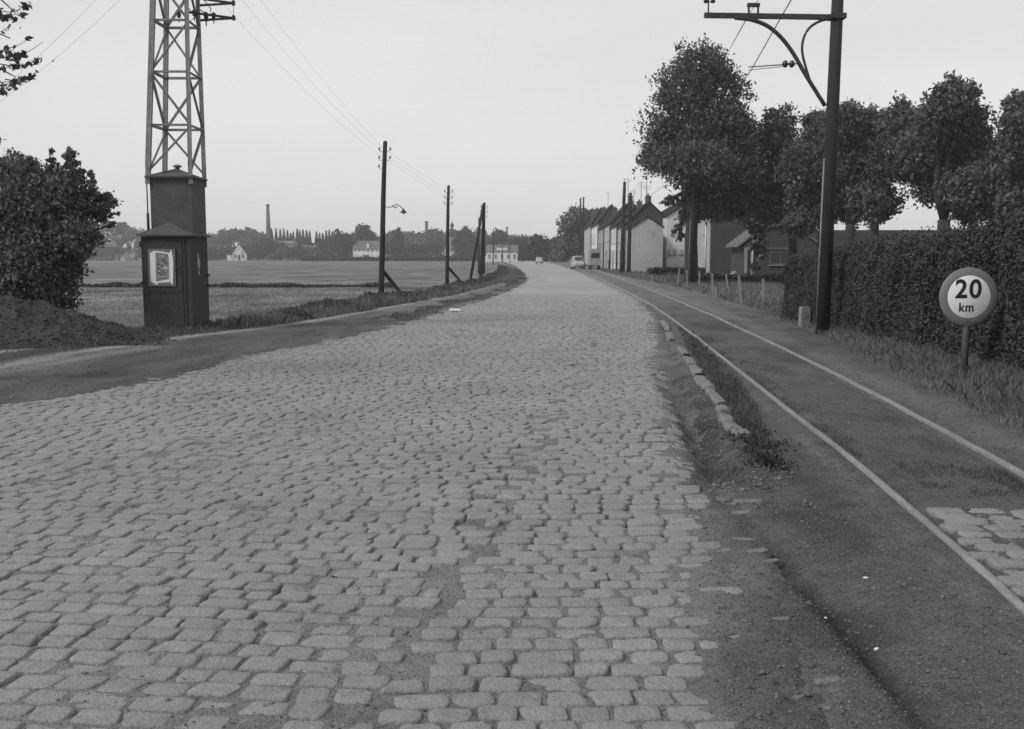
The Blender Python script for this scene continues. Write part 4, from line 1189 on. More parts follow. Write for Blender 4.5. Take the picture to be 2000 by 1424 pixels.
# ------------------------------------------------------------------ tram catenary poles
def rounded(p, k=4):
    o = []
    for i in range(len(p) - 1):
        a_, b_, c_, d_ = p[max(i - 1, 0)], p[i], p[i + 1], p[min(i + 2, len(p) - 1)]
        for j in range(k):
            t = j / k
            o.append(.5 * ((2 * b_) + (c_ - a_) * t + (2 * a_ - 5 * b_ + 4 * c_ - d_) * t * t + (3 * b_ - a_ - 3 * c_ + d_) * t ** 3))
    return o + [p[-1]]
def tram_pole(label, ub, vb, ut, vt, r, Y, Zbeam, reach, full=True):
    b_ = at(ub, vb, Y); b_ = (b_[0], Y, gz(b_[0], Y))
    t = thing('catenary_pole', label, 'tram pole', b_, 0, GR)
    tp_ = Vector(at(ut, vt, Y)) - Vector(b_)
    q = tp_ * (7.9 / tp_.z)
    mb = MB()
    n = 4
    mb.tube([Vector((0, 0, -.3)), q * .5, q], [r * 1.25, r * 1.12, r * .98], 12)
    mb.build('post', M_pole, t)
    mb = MB(); mb.tube([Vector((-r * 1.2, -.02, 0)), q * .45 + Vector((-r * 1.12, -.02, 0))], .022, 6); mb.build('earth_pipe', M_iron, t)
    ref = Vector(at(1635, 32, 21.0))
    bx = q * ((ref.z - b_[2]) / q.z)
    def P(u, v): return bx + Vector(at(u, v, 21.0)) - ref
    mb = MB(); mb.bar(P(1376, 30), P(1646, 34), .07, .10); mb.build('cross_beam', M_irond, t)
    mb = MB()
    mb.tube(rounded([P(1436, 35), P(1465, 38), P(1492, 47), P(1512, 60), P(1532, 80), P(1552, 108), P(1575, 148), P(1612, 207)]), .042, 8)
    mb.build('arched_brace', M_irond, t)
    mb = MB()
    mb.tube(rounded([P(1622, 37), P(1603, 41), P(1583, 53), P(1571, 72), P(1567, 95), P(1571, 120), P(1583, 160)]), .026, 8)
    mb.build('curved_brace', M_irond, t)
    mb = MB(); mb.box(bx[0] - r * 1.3, bx[0] + r * 1.3, -r * 1.3, r * 1.3, bx[2] - .06, bx[2] + .04); mb.build('clamp_band', M_irond, t)
    if not full: return t
    mb = MB()
    mb.bar(P(1463, 29), P(1463, 8), .035); mb.bar(P(1481, 29), P(1481, 8), .035); mb.bar(P(1460, 10), P(1484, 10), .07)
    for k in (0, 1): mb.lathe(P(1464 + 16 * k, 12), [(.03, 0), (.05, .02), (.02, .06)], 8)
    mb.build('insulator_frame', M_irond, t)
    mb = MB(); mb.tube([P(1384, 31), P(1384, -8)], .015, 6)
    mb.build('pin', M_irond, t)
    for du in (-5, 9):
        mb = MB(); mb.tube([P(1384, 2), P(1384 + du * .8, 6)], .01, 5); mb.lathe(P(1384 + du, 6), [(.03, 0), (.05, .03), (.035, .07), (.05, .09), (.02, .14)], 8); mb.build('insulator', M_porc, t)
    mb = MB(); mb.tube([P(1565, 124), P(1462, 131)], .014, 6); mb.tube([P(1530, 130), P(1462, 137)], .008, 5); mb.build('registration_arm', M_iron, t)
    for du in (1534, 1547):
        mb = MB(); mb.lathe(P(du, 125), [(.02, -.06), (.065, -.03), (.075, 0), (.065, .03), (.02, .06)], 10, 'x'); mb.build('insulator', M_porc, t)
    return t
tp1 = tram_pole('near timber tram pole with bracket arm, before the tall hedge', 1607, 626, 1636, 0, .115, 21.0, 7.83, 3.55)
tram_pole('second tram pole standing in front of the trunk of the tallest tree', 1350, 556, 1357, 300, .13, 56, 7.8, 3.55)

# wires
def wire(label, pts, r=.006, sag=0.0, group='overhead wires'):
    o = Vector(pts[0]); mb = MB(); P = []
    for a_, b_ in zip(pts[:-1], pts[1:]):
        a_, b_ = Vector(a_), Vector(b_)
        for k in range(13):
            t = k / 12
            P.append(a_.lerp(b_, t) - Vector((0, 0, sag * 4 * t * (1 - t))) - o)
    mb.tube(P, r, 5)
    ob = mb.build('overhead_wire', M_irond); ob.location = o
    return tag(ob, label, 'wire', group)
def c3(u, v, Y): return at(u, v, Y)
cw = c3(1467, 137, 21.0)
d0 = ray(1545, 0); k0 = (cw[2] - EYE) / d0[2]; cw0 = (d0[0] * k0, d0[1] * k0, cw[2]); sl_ = (cw[0] - cw0[0]) / (cw[1] - cw0[1])
cw2 = c3(1232, 374, 88)
cwm = (c3(1278, 322, 57))
wire('tram contact wire hanging from the near bracket arm and running to the houses', [(cw0[0] - sl_ * (cw0[1] - 3), 3.0, cw[2]), cw0, cw, (8.3, 56, cw[2] + .1), (11.2, 120, cw[2] + .1)], .009)
wire('thin feeder wire above the contact wire near the tram pole', [(3.0, 4, 6.6), c3(1472, 14, 21.0), (8.1, 56, 6.9), (12, 130, 6.7)], .006, .15)
wire('thin guy line dropping from the bracket beam', [c3(1460, 32, 21.0), c3(1424, 98, 28)], .005)
p1 = at(752, 290, 42.6)
for i, (z0, z1, lb) in enumerate([(8.2, 290, 'upper wire from the kiosk mast to the tallest line pole'), (7.6, 300, 'middle wire from the kiosk mast to the tallest line pole'), (7.0, 308, 'lower wire from the kiosk mast to the tallest line pole')]):
    wire(lb, [(-6.2, 22.4, z0), at(750, z1, 42.3)], .0019, .25)
    wire(lb.replace('from the kiosk mast to the tallest line pole', 'between the first and second line poles'), [at(752, z1, 42.3), at(876, 370 + i * 8, 59)], .0019, .1)
wire('upper wire leaving the kiosk mast to the left', [(-7.5, 22.2, 8.3), at(-40, 212, 15)], .0019, .15)
wire('lower wire leaving the kiosk mast to the left', [(-7.5, 22.2, 7.7), at(-40, 228, 15)], .0019, .15)
wire('wire from the second line pole to the propped pole', [at(876, 372, 59), at(945, 402, 76)], .0019, .1)

# ------------------------------------------------------------------ speed limit sign
def sign():
    Y = 12.7
    c = at(1892, 580, Y); g = gz(at(1885, 700, Y)[0], Y)
    rr = 57 / FPX * Y
    bx = at(1886, 700, Y)[0]
    t = thing('speed_sign', 'round speed sign reading 20 km on a grey post before the hedge', 'road sign', (bx, Y, g))
    o = Vector((bx, Y, g))
    cl = Vector(c) - o
    mb = MB(); mb.tube([(0, .03, -.3), (cl.x * .8, .03, cl.z + rr * .5)], .042, 12); mb.build('post', mat('sign_post_paint', .06, .6, .2, 8), t)
    mb = MB(); mb.lathe(cl, [(rr, .012), (rr, -.004), (rr * .985, -.010), (rr * .72, -.010)], 64, 'y')
    mb.build('rim', M_signred, t)
    mb = MB(); mb.lathe(cl, [(rr * .73, .005), (rr * .73, -.0135), (rr * .725, -.0145)], 64, 'y'); face = mb.build('face', M_signwhite, t)
    for txt, size, dx, dz, sx, off in (('20', rr * .88, -.04, -.02, .98, .016), ('km', rr * .42, -.085, -.49, .95, .008)):
        cu = bpy.data.curves.new('lettering', 'FONT'); cu.body = txt; cu.size = size; cu.align_x = 'CENTER'; cu.extrude = .0008; cu.offset = off * rr * 1.2
        cu.space_character = 1.12 if txt == '20' else 1.15
        tmp = bpy.data.objects.new('lettering', cu)
        COL.objects.link(tmp)
        dg = bpy.context.evaluated_depsgraph_get(); dg.update()
        me = bpy.data.meshes.new_from_object(tmp.evaluated_get(dg))
        bpy.data.objects.remove(tmp)
        me.materials.clear(); me.materials.append(M_ink)
        ob = bpy.data.objects.new('lettering', me); COL.objects.link(ob); ob.parent = t
        ob.rotation_euler = (math.pi / 2, 0, 0); ob.scale = (sx, 1, 1)
        ob.location = (cl.x + dx * rr, -.0165, cl.z + dz * rr)
sign()

# ------------------------------------------------------------------ milestone, fence posts, road scrap
def milestone():
    x, y, _ = spot(1571, 625, .15)
    t = thing('milestone', 'small pale milestone standing left of the near tram pole', 'milestone', (x, y, gz(x, y)), .15)
    mb = MB(); w_ = .11
    mb.extr([(-w_, -.1), (w_, -.1), (w_, .40), (w_ * .8, .45), (-w_ * .8, .45), (-w_, .40)], -.07, .07); mb.build('shaft', M_post, t)
    mb = MB(); mb.extr([(-.06, .19), (.06, .19), (.06, .33), (-.06, .33)], -.078, -.071); mb.build('plaque', M_mile, t)
milestone()
FP = [((1273, 560), (1274, 540), 'short leaning fence post nearest the pale gable', .05), ((1322, 558), (1327, 525), 'pale fence post left of the tallest tree trunk', .05), ((1341, 558), (1342, 528), 'dull fence post against the tallest tree trunk', .045),
      ((1366, 562), (1366, 530), 'dull fence post just right of the second tram pole', .045), ((1393, 583), (1391, 536), 'white upright fence post, first of the four bright ones', .045),
      ((1423, 566), (1418, 536), 'leaning white fence post, second of the four bright ones', .05), ((1450, 592), (1443, 538), 'strongly leaning white fence post below the arched shelter', .045), ((1489, 592), (1491, 545), 'rightmost fence post near the corner of the tall hedge', .05),
      ((1398, 585), (1398, 562), 'short stub beside the first white fence post', .05)]
for (ub, vb), (ut, vt), lb, r in FP:
    b_ = spot(ub, vb, .08); z0 = gz(b_[0], b_[1])
    tp_ = Vector(at(ut, vt, b_[1])) - Vector((b_[0], b_[1], z0))
    mb = MB(); mb.bar(Vector((0, 0, -.2)), tp_, r * 1.3, r * 1.3); mb.lathe(tp_, [(r * .9, -.02), (r * .5, .01)], 4)
    o = mb.build('fence_post', M_post); o.location = (b_[0], b_[1], z0)
    tag(o, lb, 'fence post', 'leaning fence posts of the old paddock')
def fence_wire(i, v0, v1, lb):
    p = at(1392, v0, 41); q = at(1443, v0 + 2, 37); e_ = at(1490, v1, 36.5)
    wire(lb, [p, q, e_], .003, .02, 'fence wires')
fence_wire(0, 545, 552, 'upper slack fence wire between the bright posts')
fence_wire(1, 556, 564, 'lower slack fence wire between the bright posts')
x, y, _ = spot(888, 609)
mb = MB(); mb.extr([(-.17, -.01), (.15, 0), (.17, .035), (-.14, .045)], -.10, .12)
o = mb.build('paper_scrap', M_white); o.location = (x, y, gz(x, y) + .03); o.rotation_euler = (.1, 0, .05)
tag(o, 'white flat scrap lying on the left border of the setts', 'scrap')

# ------------------------------------------------------------------ houses
def window(t, x, z, w_, h_, y=0.0, face='front', fr=M_frame, D=None):
    """framed window on front (y=0 plane) or on the x=W gable"""
    mb = MB(); f = .07
    def bx(m_, a0, a1, z0, z1, d0, d1):
        if face == 'front': m_.box(a0, a1, y - d1, y - d0, z0, z1)
        else: m_.box(D + d0, D + d1, a0, a1, z0, z1)
    bx(mb, x, x + w_, z, z + f, .0, .05); bx(mb, x, x + w_, z + h_ - f, z + h_, .0, .05)
    bx(mb, x, x + f, z + f, z + h_ - f, .0, .05); bx(mb, x + w_ - f, x + w_, z + f, z + h_ - f, .0, .05)
    bx(mb, x + w_ / 2 - .03, x + w_ / 2 + .03, z + f, z + h_ - f, .0, .045)
    wo = mb.build('window', fr, t)
    mb = MB(); bx(mb, x + f, x + w_ - f, z + f, z + h_ - f, .003, .02); mb.build('pane', M_glass, wo)
    mb = MB(); bx(mb, x - .08, x + w_ + .08, z - .08, z - .002, .0, .12); mb.build('sill', M_post, wo)
    return wo
def door(t, x, w_, h_, y=0.0, m=M_irond):
    mb = MB(); mb.box(x, x + w_, y - .04, y - .002, 0, h_); d = mb.build('door', m, t)
    mb = MB(); mb.box(x + w_ * .8, x + w_ * .88, y - .09, y - .041, 1.0, 1.05); mb.build('handle', M_iron, d)
def house(name, label, cat, loc, rz, W, D, eh, rh, wallm, roofm, wins=(), doors=(), ridge='x', chim=(), group=None, ov=.25, gwins=(), plinth=True, masts=(), frame=M_frame):
    """front wall on y=0 facing -y, footprint x 0..W, y 0..D"""
    t = thing(name, label, cat, loc, rz, group)
    mb = MB()
    if ridge == 'x':
        pr = [(0, -.4), (D, -.4), (D, eh), (D / 2, eh + rh - .05), (0, eh)]
        n = 5
        vs = [(0, a_, b_) for a_, b_ in pr] + [(W, a_, b_) for a_, b_ in pr]
        mb.add(vs, [tuple(range(n))[::-1], tuple(range(n, 2 * n))] + [(i, (i + 1) % n, (i + 1) % n + n, i + n) for i in range(n)])
    else:
        mb.extr([(0, -.4), (W, -.4), (W, eh), (W / 2, eh + rh - .05), (0, eh)], 0, D)
    mb.build('walls', wallm, t)
    mb = MB(); th = .12
    if ridge == 'x':
        s = rh / (D / 2)
        for q in (0, 1):
            y_e, y_r = (-ov, D / 2) if q == 0 else (D + ov, D / 2)
            ze = eh - s * ov
            vs = [(-.12, y_e, ze), (W + .12, y_e, ze), (W + .12, y_r, eh + rh), (-.12, y_r, eh + rh)]
            vs += [(a_, b_, c_ + th) for a_, b_, c_ in vs]
            mb.add(vs, [(0, 3, 2, 1), (4, 5, 6, 7), (0, 1, 5, 4), (1, 2, 6, 5), (2, 3, 7, 6), (3, 0, 4, 7)])
    else:
        s = rh / (W / 2)
        for q in (0, 1):
            x_e, x_r = (-ov, W / 2) if q == 0 else (W + ov, W / 2)
            ze = eh - s * ov
            vs = [(x_e, -.12, ze), (x_r, -.12, eh + rh), (x_r, D + .12, eh + rh), (x_e, D + .12, ze)]
            vs += [(a_, b_, c_ + th) for a_, b_, c_ in vs]
            mb.add(vs, [(0, 3, 2, 1), (4, 5, 6, 7), (0, 1, 5, 4), (1, 2, 6, 5), (2, 3, 7, 6), (3, 0, 4, 7)])
    rf = mb.build('roof', roofm, t)
    for cx, cy, cw_, cz in chim:
        mb = MB(); mb.box(cx - cw_ / 2, cx + cw_ / 2, cy - .25, cy + .25, eh, cz); mb.box(cx - cw_ / 2 - .05, cx + cw_ / 2 + .05, cy - .3, cy + .3, cz, cz + .08)
        for k in range(max(1, int(cw_ / .35))): mb.lathe((cx - cw_ / 2 + .2 + k * .35, cy, cz + .08), [(.09, 0), (.07, .25)], 8)
        mb.build('chimney', M_chim, rf)
    for x, z, w_, h_ in wins: window(t, x, z, w_, h_, fr=frame)
    for x, z, w_, h_ in gwins: window(t, x, z, w_, h_, face='gable', D=W, fr=frame)
    for x, w_, h_ in doors: door(t, x, w_, h_)
    for mx_, my_, mz_, bars in masts:
        mb = MB(); z0 = eh + rh * .6; mb.tube([(mx_, my_, z0), (mx_, my_, mz_)], .03, 5)
        for k in range(bars): mb.tube([(mx_ - .4 + .08 * k, my_ - .35, mz_ - .1 - .25 * k), (mx_ + .4 - .08 * k, my_ + .35, mz_ - .1 - .25 * k)], .015, 4)
        mb.build('aerial', M_irond, rf)
    return t
fa = math.atan2(213 - 92, 14.9 - 10.7)         # direction of the terrace front, away from us
RZ = fa - math.pi                              # local x runs towards us, front faces the road
def fl(Y): return 10.7 + (Y - 92) * (4.2 / 121)
def terrace(name, label, Y0, Y1, D, eh, rh, wm, rm, **k):
    if Y0 < 95: return house(name, label, 'house', (fl(Y1), Y1, 0), RZ, (Y1 - Y0) / math.sin(fa), D, eh, rh, wm, rm, **k)
    W = (Y1 - Y0) / math.sin(fa); wins = k.pop('wins', ()); drs = k.pop('doors', ())
    t = house(name, label, 'house', (fl(Y1), Y1, 0), RZ, W, D, eh, rh, M_brick, rm, **k)
    mb = MB(); mb.box(.05, W - .05, -.06, -.003, -.2, eh - .15); mb.build('front_render', wm, t)
    for x, z, w_, h_ in wins: window(t, x, z, w_, h_, y=-.062)
    for x, w_, h_ in drs: door(t, x, w_, h_, y=-.062)
    for k_ in (0, 1):
        mb = MB(); mb.tube([(.15 + k_ * (W - .3), -.14, 0), (.15 + k_ * (W - .3), -.14, eh - .1)], .07, 6); mb.build('downpipe', M_irond, t)
    return t
GT = 'terrace houses along the right side of the road'
terrace('terrace_house', 'low pale house with a blank gable at the near end of the terrace', 92, 98.5, 2.75, 4.15, .9, M_cream, M_tile, wins=[(1.0, 1.0, .9, 1.3), (4.2, 1.0, .9, 1.3)], doors=[(2.7, .9, 2.1)], group=GT, ov=.12)
w2 = [(1.2, 3.0, 1.0, 1.4), (4.2, 3.0, 1.0, 1.4), (7.2, 3.0, 1.0, 1.4), (1.2, .9, 1.1, 1.4), (7.2, .9, 1.1, 1.4)]
terrace('terrace_house', 'dark roofed terrace house behind the low gable, with two chimneys', 98.7, 110, 4.3, 4.7, 2.0, M_cream, M_tile, wins=w2, doors=[(4.2, 1.0, 2.2)], chim=[(1.0, 2.1, 1.0, 7.2), (10.6, 2.1, .9, 7.2)], masts=[(3, 2.1, 9.2, 3), (6, 2.4, 8.6, 2), (9, 2.1, 9.4, 1)], group=GT)
terrace('terrace_house', 'white fronted terrace house in the middle of the row', 110.2, 122, 4.4, 5.0, 2.1, M_white, M_tile, wins=w2 + [(10, 3.0, .9, 1.4)], doors=[(4.2, 1.0, 2.2), (9.8, .9, 2.2)], chim=[(.8, 2.2, 1.2, 7.9)], masts=[(5, 2.2, 9.0, 2)], group=GT)
terrace('terrace_house', 'tall terrace house with the steep dark gable halfway along', 122.2, 136, 4.6, 5.6, 2.4, M_cream, M_tile, wins=[(1.2, 3.4, 1.0, 1.5), (4.5, 3.4, 1.0, 1.5), (8, 3.4, 1.0, 1.5), (11, 3.4, 1, 1.5), (1.2, 1, 1.1, 1.5), (8, 1, 1.1, 1.5)], doors=[(4.5, 1.0, 2.3)], chim=[(12.6, 2.3, 1.2, 8.6)], masts=[(9, 2.3, 11.0, 2), (3, 2.3, 11.5, 1)], group=GT)
terrace('terrace_house', 'grey terrace house beyond the steep gable', 136.2, 152, 4.6, 5.6, 2.2, M_greyw, M_tile, wins=[(1.2, 3.4, 1.0, 1.5), (5, 3.4, 1.0, 1.5), (9, 3.4, 1.0, 1.5), (13, 3.4, 1, 1.5), (1.2, 1, 1.1, 1.5), (9, 1, 1.1, 1.5)], doors=[(5, 1.0, 2.3)], chim=[(2, 2.3, .9, 8.4)], group=GT)
terrace('terrace_house', 'white terrace house next to last from the far end', 152.2, 176, 3.8, 6.6, 2.5, M_white, M_tile, wins=[(1.2, 3.6, 1.0, 1.5), (5, 3.6, 1.0, 1.5), (9, 3.6, 1.0, 1.5), (13, 3.6, 1, 1.5), (1.2, 1, 1.1, 1.5), (9, 1, 1.1, 1.5)], doors=[(5, 1.0, 2.3)], chim=[(3, 1.9, .9, 9.6)], masts=[(14, 1.9, 11.5, 1)], group=GT)
terrace('terrace_house', 'farthest terrace house beside the leafy tree', 176.2, 214, 3.2, 7.2, 2.6, M_cream, M_tile, wins=[(1.2, 3.6, 1.0, 1.5), (9, 3.6, 1.0, 1.5), (19, 3.6, 1.0, 1.5), (1.2, 1, 1.1, 1.5), (28, 3.6, 1, 1.5), (28, 1, 1, 1.5)], doors=[(5, 1.0, 2.3)], chim=[(3, 1.6, .9, 10.3), (22, 1.6, .9, 10.3)], group=GT)
# white boarded house and brick house to the right
house('house', 'tall white boarded house between the pale gable and the tallest tree', 'house', (14.55, 97, 0), .10, 4.6, 6, 5.3, 1.4, M_white, M_tile, ridge='y', wins=[(.15, 1.75, .22, .5), (.65, 1.75, .22, .5), (1.35, 1.75, .22, .5), (.4, 3.6, .25, .6)], ov=.1, frame=M_cream)
bh = house('brick_house', 'dark brick house with a pale front and a large blank side wall', 'house', (15.75, 88.5, 0), math.atan2(-8.5, -.35) - 0, 8.5, 6.4, 4.9, 3.0, M_brick, M_tile, wins=[(.8, 1.0, .9, 1.6), (5.6, 1.0, .9, 1.6), (.8, 3.3, .9, 1.2), (5.6, 3.3, .9, 1.2)], doors=[(3.4, 1.0, 2.3)], chim=[(1, 3.2, .9, 8.6)])
mb = MB(); mb.box(-.05, 8.45, -.06, -.003, -.2, 4.75)
pf = mb.build('front_render', M_cream, bh)
for i, (a_, b_) in enumerate(((.8, 1.0), (5.6, 1.0), (.8, 3.3), (5.6, 3.3))): window(bh, a_, b_, .9, 1.5, y=-.062)
mb = MB(); mb.tube([(6.9, -.14, 0), (6.9, -.14, 4.6)], .07, 6); mb.build('downpipe', M_white, bh)
# annex with lean-to roof
def annex():
    Y = 72
    p = at(1449, 545, Y); x0 = p[0]
    t = thing('annex', 'low outbuilding with a slanting roof and a white door post', 'outbuilding', (x0, Y, 0))
    Wd = 5.3
    MB().extr([(0, -.3), (Wd, -.3), (Wd, 2.3), (3.6, 3.55), (1.45, 3.6), (.1, 2.35)], 0, 4).build('walls', M_brick, t)
    mb = MB(); mb.extr([(-.35, 2.22), (-.3, 2.40), (1.5, 3.80), (1.5, 3.60)], -.15, 4.1); mb.extr([(1.5, 3.60), (1.5, 3.80), (3.6, 3.80), (3.6, 3.6)], -.15, 4.1); mb.extr([(3.6, 3.6), (3.6, 3.8), (Wd + .2, 2.45), (Wd + .2, 2.25)], -.15, 4.1)
    mb.build('roof', M_tile2, t)
    mb = MB(); mb.box(.12, .34, -.05, -.002, 0, 2.2); mb.box(.58, .66, -.05, -.002, 0, 2.2); mb.box(.34, .58, -.05, -.002, 2.08, 2.2)
    mb.build('door_frame', M_greyw, t)
    mb = MB(); mb.box(.35, .50, -.03, -.003, 0, 2.07); mb.build('door', M_ink, t)
    mb = MB(); mb.box(.66, .80, -.12, .0, 0, 2.1); mb.build('door_post', M_white, t)
    wo = window(t, 1.9, 1.0, 1.5, .9, fr=M_tile2)
    mb = MB(); mb.box(1.4, 3.6, -.06, -.003, 2.05, 2.2); mb.build('lintel', M_tile2, t)
annex()
x = at(1562, 500, 86)[0]
house('long_barn', 'long low building with a straight ridge behind the right trees', 'outbuilding', (x, 84, 0), 0, 13.0, 6, 2.3, 1.35, M_greyw, M_tile, wins=[(1.2, .9, 1.1, 1.1), (5.5, .9, 1.1, 1.1), (10, .9, 1.1, 1.1)], doors=[(3.3, 1.0, 2.0)])
# arched shelter
x, y, _ = spot(1441, 541); y = 74; x = (1441 - 1000) / FPX * y
t = thing('arched_shelter', 'small pale arched shelter before the brick side wall', 'shelter', (x, y, .10))
mb = MB(); P_, Q_ = [], []
for k in range(13):
    a_ = math.pi * k / 12
    P_.append((math.cos(a_) * .36, math.sin(a_) * .34 + .1)); Q_.append((math.cos(a_) * .2, math.sin(a_) * .19 + .05))
for k in range(12): mb.extr([Q_[k], P_[k], P_[k + 1], Q_[k + 1]], 0, 1.2)
mb.build('hood', M_post, t)
mb = MB(); mb.box(-.36, .36, .02, 1.15, -.3, .1); mb.build('base', M_kioskd, t)
# low garden hedges, shade behind the posts put into their dark leaf colour
hedge('garden_hedge', 'low garden hedge in painted shade behind the white fence posts', [(9.8, 54), (11.8, 53.5), (14.2, 53)], .46, .9, 9000, .09, 421, m=M_dark)
hedge('garden_hedge', 'low dark hedge left of the tallest tree, below the white boarded house', [(10.3, 73), (11.4, 72.5), (12.6, 72)], .58, .9, 6000, .11, 423, m=M_dark)
strip_weeds('weeds', 'dark brambles along the foot of the pale gable', 10.6, 15, 80, .7, 5000, 331, .16, .6)

# ------------------------------------------------------------------ vehicles
def car(label, loc, rz, m, L=3.8, W=1.5, Hh=1.45, van=False):
    t = thing('parked_car', label, 'car', loc, rz)
    # side profile in y (length), z; built across x with rounded plan
    if van: pr = [(-L / 2, .35), (-L / 2, 1.1), (-L / 2 + .5, 1.3), (-L / 2 + .9, Hh), (L / 2 - .1, Hh), (L / 2, Hh - .2), (L / 2, .35)]
    else: pr = [(-L / 2, .3), (-L / 2 - .02, .6), (-L / 2 + .25, .85), (-L * .22, .95), (-L * .08, Hh - .05), (L * .15, Hh), (L * .33, Hh - .12), (L / 2 - .1, .85), (L / 2, .6), (L / 2, .3)]
    mb = MB(); n = len(pr); st_ = [(-W / 2 + .06, .90), (-W / 2, .97), (-W * .3, 1.0), (W * .3, 1.0), (W / 2, .97), (W / 2 - .06, .90)]
    vs = []
    for xs, s in st_:
        for y_, z_ in pr:
            nar = 1 if z_ < 1.0 or van else .82
            vs.append((xs * nar, y_ * s, .3 + (z_ - .3) * (s if s < 1 else 1)))
    fs = [(i * n + k, i * n + (k + 1) % n, (i + 1) * n + (k + 1) % n, (i + 1) * n + k) for i in range(len(st_) - 1) for k in range(n)]
    fs += [tuple(range(n))[::-1], tuple((len(st_) - 1) * n + k for k in range(n))]
    mb.add(vs, fs, True); mb.build('body', m, t)
    mb = MB(); zf = Hh - .48 if not van else Hh - .75
    mb.add([(-W * .34, -L * (.215 if not van else .40), zf + .02), (W * .34, -L * (.215 if not van else .40), zf + .02), (W * .30, -L * (.10 if not van else .30), Hh - .1), (-W * .30, -L * (.10 if not van else .30), Hh - .1)], [(0, 1, 2, 3)])
    mb.build('windscreen', M_glass, t)
    for sx in (-1, 1):
        mb = MB(); mb.lathe((sx * W * .33, -L / 2 - .02, .68), [(.10, .06), (.10, 0), (.05, -.03)], 12, 'y'); mb.build('headlight', M_frame, t)
        for sy in (-.32, .32):
            mb = MB(); mb.lathe((sx * (W / 2 - .12), sy * L, .3), [(.2, -.08), (.3, -.07), (.3, .07), (.2, .08)], 16, 'x'); wh = mb.build('wheel', M_tyre, t)
            mb = MB(); mb.lathe((sx * (W / 2 - .12), sy * L, .3), [(.17, -.09), (.17, .09)], 12, 'x'); mb.build('rim', M_iron, wh)
    mb = MB(); mb.tube([(-W / 2 + .05, -L / 2 - .08, .42), (W / 2 - .05, -L / 2 - .08, .42)], .05, 8); mb.build('bumper', M_iron, t)
    return t
x = (1128 - 1000) / FPX * 126
car('rounded white car parked before the terrace, facing us', (x, 126, 0), .06, M_carp, 3.6, 1.45, 1.6)
car('tiny white car far away in the middle of the road', ((1053 - 1000) / FPX * 205, 205, 0), 0, M_carp, 3.6, 1.4, 1.4)
def lorry():
    x = (1162 - 1000) / FPX * 121
    t = thing('parked_lorry', 'tall grey box lorry parked close to the terrace fronts', 'lorry', (x, 121, 0), RZ + math.pi / 2)
    w_ = .62
    mb = MB(); mb.extr([(-w_, .55), (w_, .55), (w_, 2.3), (w_ * .85, 2.45), (-w_ * .85, 2.45), (-w_, 2.3)], 1.4, 5.2); mb.build('cargo_box', M_greyw, t)
    mb = MB(); mb.extr([(-w_, .5), (w_, .5), (w_, 1.3), (w_ * .85, 2.1), (-w_ * .85, 2.1), (-w_, 1.3)], 0, 1.35); cab = mb.build('cab', M_greyw, t)
    mb = MB(); mb.box(-w_ * .8, w_ * .8, -.02, -.003, 1.35, 1.95); mb.build('windscreen', M_glass, t)
    mb = MB(); mb.box(-w_ + .02, w_ - .02, .1, 5.0, .4, .52); mb.build('chassis', M_irond, t)
    for sx in (-1, 1):
        for y_ in (.7, 4.2):
            mb = MB(); mb.lathe((sx * (w_ - .12), y_, .38), [(.25, -.1), (.38, -.09), (.38, .09), (.25, .1)], 14, 'x'); mb.build('wheel', M_tyre, t)
lorry()

# ------------------------------------------------------------------ far side of the field
YF = 400.0
def far_x(u, Y): return (u - 1000) / FPX * Y
def zt(v, Y): return at(1000, v, Y)[2]
# wood masses too dense to tell trees apart
def wood(name, label, prof, Y, dy, n, size, seed, m):
    rng = np.random.default_rng(seed)
    us = np.array([p[0] for p in prof], float); vs = np.array([p[1] for p in prof], float)
    k = n // 18
    u = us[0] + (us[-1] - us[0]) * rng.random(k)
    top = np.interp(u, us, vs) - 7 * (fbm(u * .09, u * 0, seed, 4) - .5) * 2
    yy = Y + rng.random(k) * dy
    zz = EYE + (500 - top) / FPX * yy
    f = rng.random(k) ** .55
    c = np.stack([(u - 1000) / FPX * yy, yy, .4 + (zz - .9) * f], 1)
    C = np.repeat(c, 18, 0) + rng.normal(0, 1, (k * 18, 3)) * .75
    C[:, 2] = np.maximum(C[:, 2], .1)
    V, F = leaf_mesh(C, size, rng, 0, 1.4, .2)
    return tag(np_mesh(name, V, F, m), label, 'woodland', kind='stuff')
wood('woodland', 'misty far woodland on the left beyond the field', [(-250, 450), (60, 448), (170, 440), (200, 440), (240, 445), (300, 452), (420, 458), (440, 455), (480, 452), (520, 456), (540, 473), (650, 474), (700, 468)], 455, 40, 30000, .95, 601, M_far2)
wood('woodland', 'far woodland rising around the church', [(640, 466), (700, 462), (735, 465), (765, 458), (800, 455), (850, 452), (900, 455), (940, 455), (960, 462), (1000, 462), (1050, 470), (1090, 475)], 440, 35, 21000, .9, 603, M_far2)
wood('thicket', 'darker thicket of bushes along the far edge of the field', [(400, 492), (440, 488), (500, 482), (520, 472), (560, 480), (600, 488), (640, 478), (700, 484), (760, 478), (800, 480), (860, 476), (868, 506), (896, 506), (904, 484), (960, 482), (1010, 486), (1040, 480), (1090, 488)], 385, 18, 21000, .65, 605, M_far)
wood('thicket', 'low scrub before the old barns on the far left', [(-250, 490), (100, 492), (200, 490), (290, 480), (330, 486), (400, 480), (430, 486)], 392, 14, 12000, .6, 607, M_far2)
